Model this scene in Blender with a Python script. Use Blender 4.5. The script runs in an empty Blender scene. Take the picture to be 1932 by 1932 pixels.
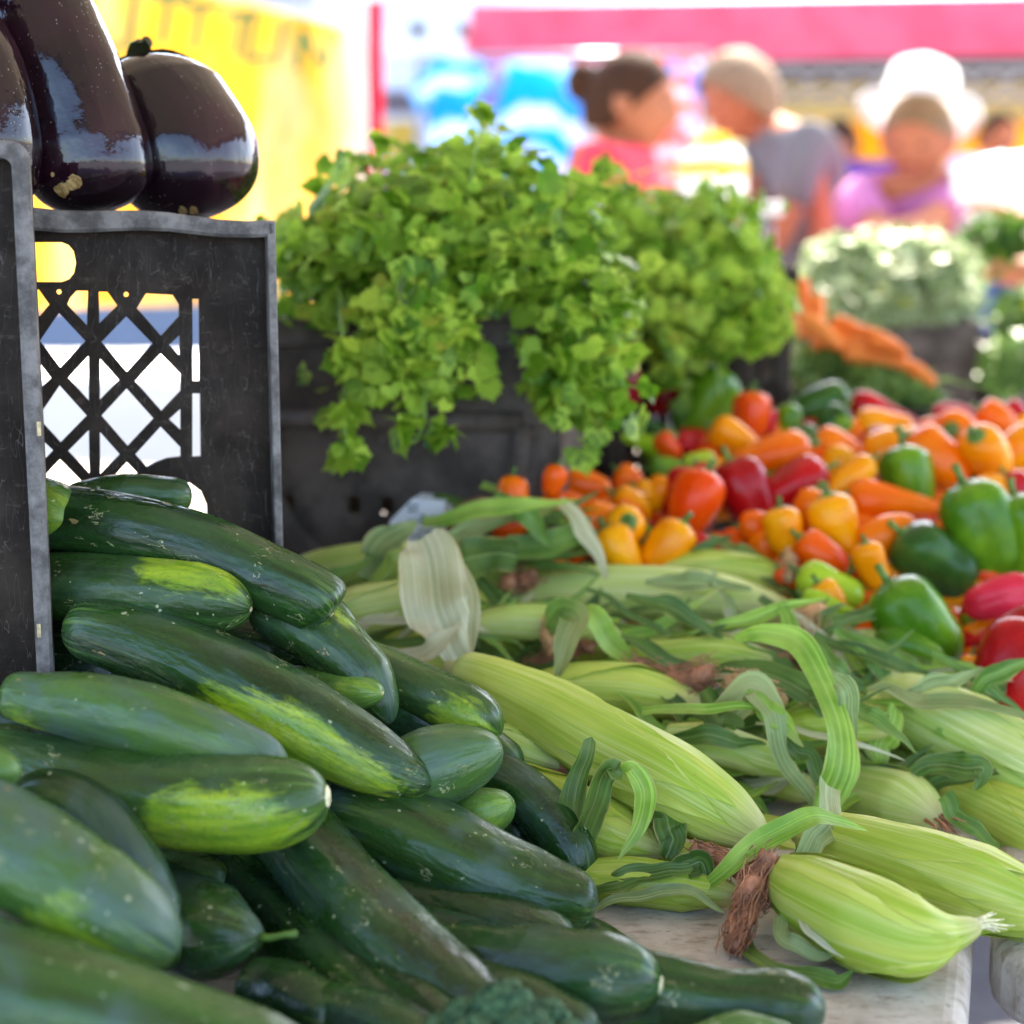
import bpy, bmesh, math, random
import numpy as np
from mathutils import Vector, Matrix, noise
from mathutils.geometry import delaunay_2d_cdt
R = math.radians
rng = random.Random(7)
S = bpy.context.scene
COL = S.collection
# ------------------------------------------------------------------ camera, sky, sun, exposure
F = 3064.0; PITCH = 9.56; EYE = Vector((0, 0, 1.08))
cd = bpy.data.cameras.new('camera'); cam = bpy.data.objects.new('camera', cd); COL.objects.link(cam)
cam.location = EYE; cam.rotation_euler = (R(90 - PITCH), 0, 0)
cd.sensor_width = 36; cd.lens = 36 * F / 1932; cd.clip_start = .05; cd.clip_end = 2000
cd.dof.use_dof = True; cd.dof.focus_distance = .965; cd.dof.aperture_fstop = 4.2; cd.dof.aperture_blades = 0
S.camera = cam
SUN_EL, SUN_AZ = 52, 20          # azimuth clockwise from +Y (behind the far stalls)
w = bpy.data.worlds.new("World"); S.world = w; w.use_nodes = True
bg = w.node_tree.nodes['Background']; sky = w.node_tree.nodes.new('ShaderNodeTexSky')
sky.sky_type = 'NISHITA'; sky.sun_disc = False; sky.sun_elevation = R(SUN_EL); sky.sun_rotation = R(SUN_AZ)
w.node_tree.links.new(sky.outputs[0], bg.inputs[0]); bg.inputs[1].default_value = .12; sky.dust_density = 2.5; sky.air_density = .8; sky.ozone_density = .4
sl = bpy.data.lights.new('sun', 'SUN'); sl.energy = 3.4; sl.angle = R(.6); sl.color = (1, .92, .80)
so = bpy.data.objects.new('sun', sl); COL.objects.link(so)
sd = Vector((math.sin(R(SUN_AZ)) * math.cos(R(SUN_EL)), math.cos(R(SUN_AZ)) * math.cos(R(SUN_EL)), math.sin(R(SUN_EL))))
so.rotation_euler = sd.to_track_quat('Z', 'Y').to_euler()
S.view_settings.view_transform = 'Standard'; S.view_settings.look = 'None'
S.view_settings.exposure = 3.12; S.view_settings.gamma = 1
S.cycles.max_bounces = 8; S.cycles.transmission_bounces = 6; S.cycles.use_denoising = True

# ------------------------------------------------------------------ helpers
MR = Matrix.Rotation(R(90 - PITCH), 3, 'X')
def P(u, v, D): return EYE + MR @ Vector(((u - 966) / F * D, (966 - v) / F * D, -D))
def ray(u, v): return MR @ Vector(((u - 966) / F, (966 - v) / F, -1))
def onz(u, v, z):
    r = ray(u, v); t = (z - EYE.z) / r.z; return EYE + r * t
def onplane(u, v, o, n):
    r = ray(u, v); t = (o - EYE).dot(n) / r.dot(n); return EYE + r * t
def tag(o, label=None, cat=None, group=None, kind=None):
    if label: o['label'] = label
    if cat: o['category'] = cat
    if group: o['group'] = group
    if kind: o['kind'] = kind
    return o
def empty(name, loc, label=None, cat=None, group=None):
    o = bpy.data.objects.new(name, None); COL.objects.link(o); o.location = loc; o.empty_display_size = .02
    return tag(o, label, cat, group)
def mk(name, verts, faces, mat, parent=None, origin=None, smooth=True, attrs=None, mats=None, fmat=None):
    """link one mesh object; verts are world coordinates; origin default = bottom centre"""
    V = np.array([tuple(v) for v in verts], dtype=float).reshape(-1, 3)
    if parent is not None: org = np.array(parent_world(parent))
    elif origin is not None: org = np.array(tuple(origin))
    else:
        mn, mx = V.min(0), V.max(0); org = np.array([(mn[0] + mx[0]) / 2, (mn[1] + mx[1]) / 2, mn[2]])
    me = bpy.data.meshes.new(name); me.from_pydata((V - org).tolist(), [], [tuple(f) for f in faces])
    if smooth: me.polygons.foreach_set('use_smooth', [True] * len(me.polygons))
    for k, (ty, data) in (attrs or {}).items():
        a = me.attributes.new(k, ty, 'POINT')
        a.data.foreach_set('vector' if ty == 'FLOAT_VECTOR' else 'value', np.array(data, dtype=float).ravel())
    for m in (mats or [mat]): me.materials.append(m)
    if fmat is not None: me.polygons.foreach_set('material_index', fmat)
    me.update()
    o = bpy.data.objects.new(name, me); COL.objects.link(o)
    if parent is not None: o.parent = parent
    else: o.location = org
    return o
def parent_world(p):
    v = Vector(p.location)
    q = p.parent
    while q is not None: v = v + Vector(q.location); q = q.parent
    return tuple(v)
class MB:
    def __init__(s): s.v = []; s.f = []
    def add(s, vs, fs):
        n = len(s.v); s.v += [tuple(x) for x in vs]; s.f += [tuple(i + n for i in f) for f in fs]; return s
    def box(s, o, ax, ay, az, bev=0):
        o, ax, ay, az = Vector(o), Vector(ax), Vector(ay), Vector(az)
        if bev <= 0:
            vs = [o + ax * i + ay * j + az * k for k in (0, 1) for j in (0, 1) for i in (0, 1)]
            s.add(vs, [(0, 2, 3, 1), (4, 5, 7, 6), (0, 1, 5, 4), (2, 6, 7, 3), (0, 4, 6, 2), (1, 3, 7, 5)])
        else:
            bm = bmesh.new(); bmesh.ops.create_cube(bm, size=1)
            M = Matrix((ax, ay, az)).transposed()
            for vv in bm.verts: vv.co = o + M @ (vv.co + Vector((.5, .5, .5)))
            bmesh.ops.bevel(bm, geom=bm.edges[:], offset=bev, segments=3, affect='EDGES', profile=.5)
            bm.verts.index_update(); s.add([v.co.copy() for v in bm.verts], [[v.index for v in f.verts] for f in bm.faces]); bm.free()
        return s
    def tube(s, pts, r, n=8):
        pts = [Vector(p) for p in pts]; rr = r if isinstance(r, (list, tuple)) else [r] * len(pts)
        base = len(s.v); up = Vector((.13, .27, .95)); vs = []
        for i, p in enumerate(pts):
            t = (pts[min(i + 1, len(pts) - 1)] - pts[max(i - 1, 0)])
            t = t.normalized() if t.length > 1e-9 else Vector((0, 0, 1))
            a = t.cross(up); a = a.normalized() if a.length > 1e-4 else Vector((1, 0, 0)); b = t.cross(a)
            for k in range(n):
                th = 2 * math.pi * k / n; vs.append(p + (a * math.cos(th) + b * math.sin(th)) * rr[i])
        fs = [(i * n + k, i * n + (k + 1) % n, (i + 1) * n + (k + 1) % n, (i + 1) * n + k) for i in range(len(pts) - 1) for k in range(n)]
        fs += [tuple(range(n))[::-1], tuple((len(pts) - 1) * n + k for k in range(n))]
        return s.add(vs, fs)
    def ell(s, c, ax, ay, az, nu=16, nv=10):
        c = Vector(c); vs = []; fs = []
        for j in range(nv + 1):
            ph = math.pi * j / nv
            for i in range(nu):
                th = 2 * math.pi * i / nu
                vs.append(c + Vector(ax) * math.sin(ph) * math.cos(th) + Vector(ay) * math.sin(ph) * math.sin(th) + Vector(az) * math.cos(ph))
        for j in range(nv):
            for i in range(nu): fs.append((j * nu + i, (j + 1) * nu + i, (j + 1) * nu + (i + 1) % nu, j * nu + (i + 1) % nu))
        return s.add(vs, fs)
    def build(s, name, mat, parent=None, smooth=False, **k): return mk(name, s.v, s.f, mat, parent, smooth=smooth, **k)
def plate(outer, holes, tomap, thick):
    """flat panel with holes: 2-D polygons -> verts, faces of a thick plate; tomap(x,y,d)->world"""
    pts = []; edges = []; polys = [outer] + holes
    for pl in polys:
        n = len(pts); pts += [Vector(p) for p in pl]; edges += [(n + i, n + (i + 1) % len(pl)) for i in range(len(pl))]
    V, E, Fc, *_ = delaunay_2d_cdt(pts, edges, [], 0, 1e-6)
    def inside(p, pl):
        c = False; j = len(pl) - 1
        for i in range(len(pl)):
            if (pl[i][1] > p[1]) != (pl[j][1] > p[1]) and p[0] < (pl[j][0] - pl[i][0]) * (p[1] - pl[i][1]) / (pl[j][1] - pl[i][1]) + pl[i][0]: c = not c
            j = i
        return c
    keep = []
    for f in Fc:
        c = sum((V[i] for i in f), Vector((0, 0))) / len(f)
        if inside(c, outer) and not any(inside(c, h) for h in holes): keep.append(f)
    n = len(V); vs = [tomap(p.x, p.y, 0) for p in V] + [tomap(p.x, p.y, thick) for p in V]
    fs = [tuple(f) for f in keep] + [tuple(i + n for i in reversed(f)) for f in keep]
    cnt = {}
    for f in keep:
        for i in range(len(f)):
            a, b = f[i], f[(i + 1) % len(f)]; cnt[(a, b)] = 1
    for (a, b) in list(cnt):
        if (b, a) not in cnt: fs.append((b, a, a + n, b + n))
    return vs, fs
def catmull(pts, ts):
    P_ = np.array([tuple(p) for p in pts]); n = len(P_)
    if n == 2: return np.array([P_[0] + (P_[1] - P_[0]) * t for t in ts])
    E = np.vstack([2 * P_[0] - P_[1], P_, 2 * P_[-1] - P_[-2]]); out = []
    for t in ts:
        x = min(max(t, 0), 1) * (n - 1); i = min(int(x), n - 2); f = x - i
        a, b, c, d = E[i], E[i + 1], E[i + 2], E[i + 3]
        out.append(.5 * (2 * b + (c - a) * f + (2 * a - 5 * b + 4 * c - d) * f * f + (3 * b - a - 3 * c + d) * f ** 3))
    return np.array(out)
def frames(C, up=(0.1, .2, .97)):
    T = np.gradient(C, axis=0); T /= np.linalg.norm(T, axis=1)[:, None] + 1e-12
    A = np.zeros_like(C); a = np.cross(T[0], up); a /= np.linalg.norm(a) + 1e-9
    for i in range(len(C)):
        a = a - T[i] * a.dot(T[i]); a /= np.linalg.norm(a) + 1e-12; A[i] = a
    return T, A, np.cross(T, A)
def sweep(pts, rads, nr=60, ns=36, e=(.12, .12), pw=(2., 2.), mul=None, endsharp=False):
    """round-ended swept body. returns V, faces, cyl attr, s, theta, normals"""
    x = np.linspace(0, 1, nr); s = .5 - .5 * np.cos(np.pi * x); s = .75 * s + .25 * x
    s = (s - s[0]) / (s[-1] - s[0])
    s[0] = .0008; s[-1] = .9992
    C = catmull(pts, s); L = np.linalg.norm(np.diff(C, axis=0), axis=1).sum()
    T, A, B = frames(C)
    r = np.interp(s, np.linspace(0, 1, len(rads)), rads)
    k = np.hanning(7); k /= k.sum(); rp = np.pad(r, 3, 'edge'); r = np.convolve(rp, k, 'valid')
    f = np.ones_like(s)
    m = s < e[0]; f[m] = (1 - (1 - s[m] / e[0]) ** pw[0]) ** (1 / pw[0])
    m = s > 1 - e[1]; f[m] = np.minimum(f[m], np.maximum(1 - ((s[m] - 1 + e[1]) / e[1]) ** pw[1], 1e-4) ** (1 / pw[1]))
    r = r * f
    th = np.linspace(0, 2 * np.pi, ns, endpoint=False)
    SS, TH = np.meshgrid(s, th, indexing='ij')
    M = mul(SS, TH, L) if mul else np.ones_like(SS)
    dirs = A[:, None, :] * np.cos(TH)[..., None] + B[:, None, :] * np.sin(TH)[..., None]
    V = C[:, None, :] + dirs * (r[:, None] * M)[..., None]
    rm = max(rads)
    cyl = np.stack([np.cos(TH) * rm, np.sin(TH) * rm, SS * L], -1)
    V = V.reshape(-1, 3); idx = np.arange(nr * ns).reshape(nr, ns)
    fs = [(idx[i, j], idx[i, (j + 1) % ns], idx[i + 1, (j + 1) % ns], idx[i + 1, j]) for i in range(nr - 1) for j in range(ns)]
    n = len(V); V = np.vstack([V, C[0], C[-1]])
    fs += [(n, idx[0, (j + 1) % ns], idx[0, j]) for j in range(ns)] + [(n + 1, idx[-1, j], idx[-1, (j + 1) % ns]) for j in range(ns)]
    cyl = np.vstack([cyl.reshape(-1, 3), [0, 0, 0], [0, 0, L]])
    return dict(V=V, F=fs, cyl=cyl, s=np.append(SS.ravel(), [0, 1]), th=np.append(TH.ravel(), [0, 0]),
                N=np.vstack([dirs.reshape(-1, 3), -T[0], T[-1]]), C=C, T=T, L=L)

# ------------------------------------------------------------------ material builder
class NB:
    def __init__(s, name):
        s.m = bpy.data.materials.new(name); s.m.use_nodes = True; s.t = s.m.node_tree
        s.b = s.t.nodes['Principled BSDF']; s.o = s.t.nodes['Material Output']
    def n(s, ty, ins=None, **kw):
        x = s.t.nodes.new(ty)
        for k, v in kw.items(): setattr(x, k, v)
        for k, v in (ins or {}).items(): s.set(x.inputs[k], v)
        return x
    def set(s, sock, v):
        if isinstance(v, bpy.types.NodeSocket): s.t.links.new(v, sock)
        elif isinstance(v, (tuple, list)) and sock.type == 'RGBA': sock.default_value = (*v[:3], 1)
        else: sock.default_value = v
    def attr(s, name, out='Vector', ty='GEOMETRY'): return s.n('ShaderNodeAttribute', attribute_name=name, attribute_type=ty).outputs[out]
    def obj(s): return s.n('ShaderNodeTexCoord').outputs['Object']
    def scale(s, vec, sc): return s.n('ShaderNodeVectorMath', {0: vec, 1: sc}, operation='MULTIPLY').outputs[0]
    def addv(s, a, b): return s.n('ShaderNodeVectorMath', {0: a, 1: b}, operation='ADD').outputs[0]
    def rnd(s):
        r = s.n('ShaderNodeObjectInfo').outputs['Random']
        return s.n('ShaderNodeCombineXYZ', {0: s.math('MULTIPLY', r, 37.), 1: s.math('MULTIPLY', r, 11.), 2: r}).outputs[0]
    def noise(s, vec, scale, detail=3, rough=.55, dist=0.): return s.n('ShaderNodeTexNoise', {'Vector': vec, 'Scale': scale, 'Detail': detail, 'Roughness': rough, 'Distortion': dist}).outputs[0]
    def vor(s, vec, scale, feature='F1', out='Distance'): return s.n('ShaderNodeTexVoronoi', {'Vector': vec, 'Scale': scale}, feature=feature).outputs[out]
    def math(s, op, a, b=0., clamp=False): return s.n('ShaderNodeMath', {0: a, 1: b}, operation=op, use_clamp=clamp).outputs[0]
    def mr(s, v, a, b, c=0., d=1., sm=True): return s.n('ShaderNodeMapRange', {'Value': v, 'From Min': a, 'From Max': b, 'To Min': c, 'To Max': d}, interpolation_type='SMOOTHSTEP' if sm else 'LINEAR').outputs[0]
    def mix(s, f, a, b, mode='MIX'): 
        x = s.n('ShaderNodeMix', data_type='RGBA', blend_type=mode); s.set(x.inputs[0], f); s.set(x.inputs[6], a); s.set(x.inputs[7], b); return x.outputs[2]
    def bump(s, h, strength=.3, dist=.001, normal=None):
        x = s.n('ShaderNodeBump', {'Height': h, 'Strength': strength, 'Distance': dist})
        if normal is not None: s.set(x.inputs['Normal'], normal)
        return x.outputs[0]
    def out(s, col, rough=.5, spec=.5, normal=None, trans=0., coat=0., sheen=0., metal=0.):
        for k, v in (('Base Color', col), ('Roughness', rough), ('Specular IOR Level', spec), ('Coat Weight', coat), ('Metallic', metal)):
            s.set(s.b.inputs[k], v)
        if normal is not None: s.set(s.b.inputs['Normal'], normal)
        if trans:
            t = s.n('ShaderNodeBsdfTranslucent', {'Color': col}); mx = s.n('ShaderNodeMixShader', {0: trans})
            s.t.links.new(s.b.outputs[0], mx.inputs[1]); s.t.links.new(t.outputs[0], mx.inputs[2]); s.t.links.new(mx.outputs[0], s.o.inputs[0])
        return s.m
def simple(name, col, rough=.6, var=.15, scale=20, trans=0., bump=0., spec=.4, coat=0., metal=0.):
    b = NB(name); v = b.obj(); n = b.noise(v, scale, 4)
    c = b.mix(b.mr(n, .3, .7), tuple(x * (1 - var) for x in col), tuple(min(1, x * (1 + var)) for x in col))
    nm = b.bump(b.noise(v, scale * 4, 3), bump, .002) if bump else None
    return b.out(c, b.mr(n, .3, .7, max(.02, rough - .06), rough + .06), spec, nm, trans, coat, metal=metal)

def mat_cuke():
    b = NB('cucumber_skin'); cy = b.addv(b.attr('cyl'), b.rnd()); bel = b.attr('belly', 'Fac'); en = b.attr('endness', 'Fac')
    oc = b.n('ShaderNodeObjectInfo').outputs['Color']; sep = b.n('ShaderNodeSeparateColor', {0: oc}); pale, bloom = sep.outputs[0], sep.outputs[1]
    st = b.scale(cy, (60, 60, 9)); big = b.noise(b.scale(cy, (1, 1, .5)), 30, 4, .6)
    c = b.mix(b.mr(b.noise(st, 1.3, 5), .35, .68), (.004, .019, .004), (.016, .062, .009))
    c = b.mix(b.math('MULTIPLY', b.mr(big, .5, .8), .5), c, (.028, .09, .012))
    # pale lengthwise streaks that gather toward the blossom end
    streak = b.mr(b.noise(b.scale(cy, (150, 150, 10)), 1.6, 3, .6), .52, .66)
    c = b.mix(b.math('MULTIPLY', streak, b.mr(en, .0, 1., .06, .55)), c, (.16, .30, .055))
    # yellow ground spot with ragged border
    edge = b.math('ADD', bel, b.math('MULTIPLY', b.math('SUBTRACT', b.noise(b.scale(cy, (1.3, 1.3, .5)), 60, 6, .72, .4), .5), 1.7))
    yf = b.mr(edge, .38, .78)
    yel = b.mix(b.mr(b.noise(st, 2.2, 4), .3, .7), (.15, .30, .008), (.42, .55, .02))
    c = b.mix(yf, c, yel)
    c = b.mix(b.math('MULTIPLY', pale, b.mr(b.noise(st, 1.7, 5), .3, .7, .5, 1.)), c, (.13, .26, .045))
    # waxy bloom
    bl = b.math('MULTIPLY', b.mr(b.noise(cy, 22, 5, .6, .6), .42, .7), b.mr(bloom, 0., 1., .06, .9, sm=False))
    c = b.mix(b.math('MULTIPLY', bl, .8), c, (.075, .125, .115))
    # scars: thin branching scratches, dots
    nz = b.noise(b.scale(cy, (1, 1, .5)), 130, 3, .55, 1.2)
    line = b.math('LESS_THAN', b.math('ABSOLUTE', b.math('SUBTRACT', nz, .5)), .011)
    reg = b.math('GREATER_THAN', b.noise(cy, 38, 3, .6), .625)
    sc = b.math('MULTIPLY', line, reg)
    vd = b.vor(b.addv(cy, b.scale(b.n('ShaderNodeTexNoise', {'Vector': cy, 'Scale': 300}).outputs[1], (.004,) * 3)), 170); vc = b.n('ShaderNodeSeparateColor', {0: b.vor(cy, 170, out='Color')}).outputs[0]
    dots = b.math('MULTIPLY', b.math('LESS_THAN', vd, b.mr(b.noise(cy, 90, 2), .3, .7, .04, .24)), b.math('GREATER_THAN', vc, .86))
    blob = b.math('MULTIPLY', b.math('GREATER_THAN', b.noise(b.scale(cy, (1, 1, .7)), 70, 4, .6), .715), 1.)
    c = b.mix(b.math('MULTIPLY', sc, .75), c, (.42, .42, .20)); c = b.mix(b.math('MULTIPLY', dots, .8), c, (.45, .50, .30))
    c = b.mix(b.math('MULTIPLY', blob, .8), c, (.34, .24, .09))
    c = b.mix(b.mr(b.noise(cy, 420, 4, .7), .48, .75, 0, .45), c, (.04, .10, .03))
    rough = b.mr(b.noise(cy, 60, 4), .3, .7, .17, .40); rough = b.math('ADD', rough, b.math('MULTIPLY', bl, .22))
    h = b.math('ADD', b.noise(b.scale(cy, (1, 1, .6)), 160, 4, .5), b.math('MULTIPLY', b.math('MAXIMUM', dots, sc), .35))
    h = b.math('ADD', h, b.math('MULTIPLY', b.noise(b.scale(cy, (1, 1, .3)), 60, 3, .6), 2.4))
    return b.out(c, rough, .42, b.bump(h, .65, .0013))
def mat_eggplant():
    b = NB('eggplant_skin'); cy = b.addv(b.attr('cyl'), b.rnd())
    c = b.mix(b.mr(b.noise(cy, 20, 4), .4, .7), (.008, .003, .006), (.028, .007, .014))
    vd = b.vor(cy, 420); vc = b.n('ShaderNodeSeparateColor', {0: b.vor(cy, 420, out='Color')}).outputs[0]
    dust = b.math('MULTIPLY', b.math('LESS_THAN', vd, .2), b.math('GREATER_THAN', vc, .72)); dust = b.math('MULTIPLY', dust, b.mr(b.noise(cy, 18, 3), .4, .62))
    c = b.mix(b.math('MULTIPLY', dust, .5), c, (.45, .38, .3))
    bel = b.attr('belly', 'Fac')
    ed = b.math('ADD', bel, b.math('MULTIPLY', b.math('SUBTRACT', b.noise(cy, 130, 4), .5), 1.1))
    scar = b.mr(ed, .62, .68)
    c = b.mix(scar, c, b.mix(b.mr(b.noise(cy, 300, 4), .4, .6), (.30, .18, .05), (.60, .42, .16)))
    r = b.mix(scar, b.mix(b.mr(b.noise(cy, 30, 3), .4, .7), (.06,) * 3, (.13,) * 3), (.7,) * 3)
    h = b.math('ADD', b.math('MULTIPLY', b.noise(b.scale(cy, (1, 1, .5)), 30, 3), 2.), b.math('MULTIPLY', b.noise(cy, 140, 3), .25))
    h = b.math('ADD', h, b.math('MULTIPLY', dust, .1))
    return b.out(c, r, .6, b.bump(h, .45, .0022), coat=0.)
def mat_husk(name='corn_husk', a=(.56, .64, .10), bb=(.34, .50, .035), pale=(.74, .78, .30), tr=.15):
    b = NB(name); cy = b.addv(b.attr('cyl'), b.rnd()); s = b.attr('sp', 'Fac')
    fine = b.noise(b.scale(cy, (420, 420, 5)), 1., 3, .6); mid = b.noise(b.scale(cy, (70, 70, 6)), 1., 4, .6); big = b.noise(cy, 16, 3)
    c = b.mix(b.mr(mid, .35, .65), a, bb); c = b.mix(b.math('MULTIPLY', b.mr(fine, .45, .7), .5), c, pale); c = b.mix(b.mr(b.noise(b.scale(cy, (260, 260, 3)), 1., 2), .54, .7, 0, .28), c, tuple(x * .6 for x in bb))
    c = b.mix(b.math('MULTIPLY', b.mr(big, .5, .75), .5), c, bb)
    c = b.mix(b.math('MULTIPLY', b.mr(s, .78, 1.), .7), c, (.62, .56, .28))
    c = b.mix(b.math('MULTIPLY', b.mr(s, .12, .0), .6), c, (.58, .68, .30))
    br = b.math('GREATER_THAN', b.noise(cy, 60, 5, .7), .70)
    c = b.mix(b.math('MULTIPLY', br, .35), c, (.36, .22, .08))
    ridge = b.noise(b.scale(cy, (300, 300, 3)), 1., 2)
    return b.out(c, .46, .4, b.bump(b.math('ADD', ridge, b.math('MULTIPLY', b.noise(cy, 90, 3), .5)), .55, .0013), tr)
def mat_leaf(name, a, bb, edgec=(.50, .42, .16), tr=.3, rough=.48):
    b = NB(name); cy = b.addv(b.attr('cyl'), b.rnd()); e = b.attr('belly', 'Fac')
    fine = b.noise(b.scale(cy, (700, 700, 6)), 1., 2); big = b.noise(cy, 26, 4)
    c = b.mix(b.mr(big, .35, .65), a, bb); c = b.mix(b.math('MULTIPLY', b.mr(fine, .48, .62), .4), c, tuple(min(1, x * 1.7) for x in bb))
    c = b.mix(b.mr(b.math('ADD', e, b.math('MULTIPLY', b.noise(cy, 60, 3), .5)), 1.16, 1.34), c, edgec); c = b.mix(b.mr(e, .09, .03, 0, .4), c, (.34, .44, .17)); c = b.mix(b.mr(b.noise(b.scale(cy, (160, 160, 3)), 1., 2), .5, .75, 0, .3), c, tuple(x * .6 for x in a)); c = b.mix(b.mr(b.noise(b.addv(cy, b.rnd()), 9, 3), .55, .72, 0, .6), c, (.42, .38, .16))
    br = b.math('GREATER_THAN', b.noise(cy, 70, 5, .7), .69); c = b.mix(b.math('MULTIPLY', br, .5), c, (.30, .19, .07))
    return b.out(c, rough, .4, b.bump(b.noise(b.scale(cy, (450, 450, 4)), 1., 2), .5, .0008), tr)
def mat_herb(name, a, bb, tr=.3):
    b = NB(name); g = b.n('ShaderNodeNewGeometry'); r = g.outputs['Random Per Island']; v = b.obj()
    c = b.mix(b.mr(b.noise(v, 16, 2), .3, .7), a, bb); c = b.mix(b.mr(r, 0, 1, 0, 1., sm=False), c, b.mix(b.math('GREATER_THAN', b.math('FRACT', b.math('MULTIPLY', r, 7.3)), .45), tuple(x * .45 for x in a), tuple(min(1, x * 1.15) for x in bb))); c = b.mix(b.math('GREATER_THAN', r, .97), c, (.42, .46, .05));  # dark and pale leaf tones also paint in shaded gaps and highlights
    c = b.mix(b.math('MULTIPLY', b.mr(b.noise(v, 9, 3), .4, .7), .4), c, a)
    return b.out(c, .42, .3, b.bump(b.noise(v, 260, 2), .4, .001), tr)
def mat_pepper(name, a, bb, rough=.16):
    b = NB(name); cy = b.addv(b.attr('cyl'), b.rnd())
    c = b.mix(b.mr(b.noise(cy, 22, 3), .35, .65), a, bb)
    return b.out(c, b.mr(b.noise(cy, 50, 3), .3, .7, rough, rough + .14), .24, b.bump(b.noise(cy, 70, 3), .25, .002), coat=0.)
def mat_crate(name='black_plastic', a=(.018, .013, .009), bb=(.045, .034, .024)):
    b = NB(name); v = b.obj()
    c = b.mix(b.mr(b.noise(v, 18, 6, .65), .38, .66), a, bb)
    c = b.mix(b.math('MULTIPLY', b.mr(b.noise(b.scale(v, (1, 1, 2.4)), 75, 6, .75), .56, .74), .55), c, (.13, .10, .075))
    scr = b.math('LESS_THAN', b.math('ABSOLUTE', b.math('SUBTRACT', b.noise(b.scale(v, (2.5, 2.5, .5)), 60, 2, .5, .5), .5)), .004)
    c = b.mix(b.math('MULTIPLY', scr, .3), c, (.22, .2, .18))
    return b.out(c, b.mr(b.noise(v, 30, 4), .3, .7, .45, .7), .14, b.bump(b.noise(v, 240, 4, .7), .35, .001))
def mat_rim():
    b = NB('light_hit_grey_plastic_edge'); v = b.obj()  # grey tone paints in the light that strikes the crate lips
    c = b.mix(b.mr(b.noise(v, 50, 6, .7), .35, .65), (.095, .088, .080), (.26, .245, .225))
    c = b.mix(b.math('MULTIPLY', b.mr(b.noise(b.scale(v, (3, 3, 1)), 160, 4, .7), .6, .72), .6), c, (.06, .055, .05))
    return b.out(c, .6, .2, b.bump(b.noise(b.scale(v, (2, 2, 1)), 190, 5, .7), .5, .0014))
def mat_table():
    b = NB('stained_white_tabletop'); v = b.obj()
    c = b.mix(b.mr(b.noise(v, 14, 6, .7), .35, .65), (.34, .29, .23), (.62, .57, .50))
    c = b.mix(b.math('MULTIPLY', b.mr(b.noise(b.scale(v, (1, 3, 1)), 45, 6, .75), .50, .66), .7), c, (.24, .17, .11))
    c = b.mix(b.math('MULTIPLY', b.math('GREATER_THAN', b.noise(v, 110, 5, .7), .66), .5), c, (.16, .12, .09))
    return b.out(c, .55, .35, b.bump(b.noise(v, 120, 5), .3, .001))
M = dict(cuke=mat_cuke(), egg=mat_eggplant(), husk=mat_husk(), husk2=mat_husk('pale_husk', (.62, .72, .22), (.42, .60, .10), (.80, .85, .46)),
    stem=mat_husk('dry_husk', (.62, .58, .34), (.50, .48, .22), (.76, .74, .52), .3),
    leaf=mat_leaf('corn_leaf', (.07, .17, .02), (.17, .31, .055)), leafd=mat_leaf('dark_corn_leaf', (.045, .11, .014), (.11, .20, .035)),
    leafg=mat_leaf('grey_corn_leaf', (.17, .25, .08), (.30, .40, .16)), leafp=mat_leaf('pale_corn_leaf', (.50, .50, .26), (.64, .64, .42), tr=.35),
    leafb=mat_leaf('bright_corn_leaf', (.17, .34, .03), (.34, .52, .08)),
    silk=simple('corn_silk', (.42, .19, .10), .6, .5, 60), silkt=simple('tan_corn_silk', (.55, .33, .15), .6, .35, 60),
    herb=mat_herb('cilantro_leaf', (.13, .34, .008), (.50, .68, .08), .42), herbs=simple('cilantro_stem', (.28, .46, .08), .4, .2, 30, .2),
    lettuce=mat_herb('salad_leaf', (.16, .26, .07), (.50, .58, .34)), fern=mat_herb('carrot_top_leaf', (.09, .20, .03), (.22, .36, .08)),
    crate=mat_crate(), crateb=mat_crate('grey_black_plastic', (.06, .048, .040), (.13, .105, .088)), rim=mat_rim(), table=mat_table(),
    orange=mat_pepper('orange_pepper_skin', (.84, .13, .001), (.88, .20, .001)), amber=mat_pepper('amber_pepper_skin', (.88, .26, .001), (.90, .38, .002)),
    deep=mat_pepper('deep_orange_pepper_skin', (.78, .06, .002), (.82, .11, .002)), red=mat_pepper('red_pepper_skin', (.34, .003, .005), (.52, .007, .010)),
    green=mat_pepper('green_pepper_skin', (.06, .17, .006), (.15, .31, .012)), dgreen=mat_pepper('dark_green_pepper_skin', (.018, .07, .010), (.05, .14, .02)), lime=mat_pepper('lime_pepper_skin', (.26, .46, .01), (.40, .56, .03)),
    pink=mat_pepper('pink_red_pepper_skin', (.55, .012, .03), (.68, .03, .06)), pstem=simple('pepper_stem', (.10, .20, .03), .5, .3, 60),
    carrot=mat_pepper('carrot_skin', (.80, .17, .02), (.88, .28, .05), .4), scar=simple('pale_scar', (.62, .50, .26), .6, .3, 300), scarp=simple('cream_scar', (.75, .72, .42), .5, .25, 400))
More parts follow.
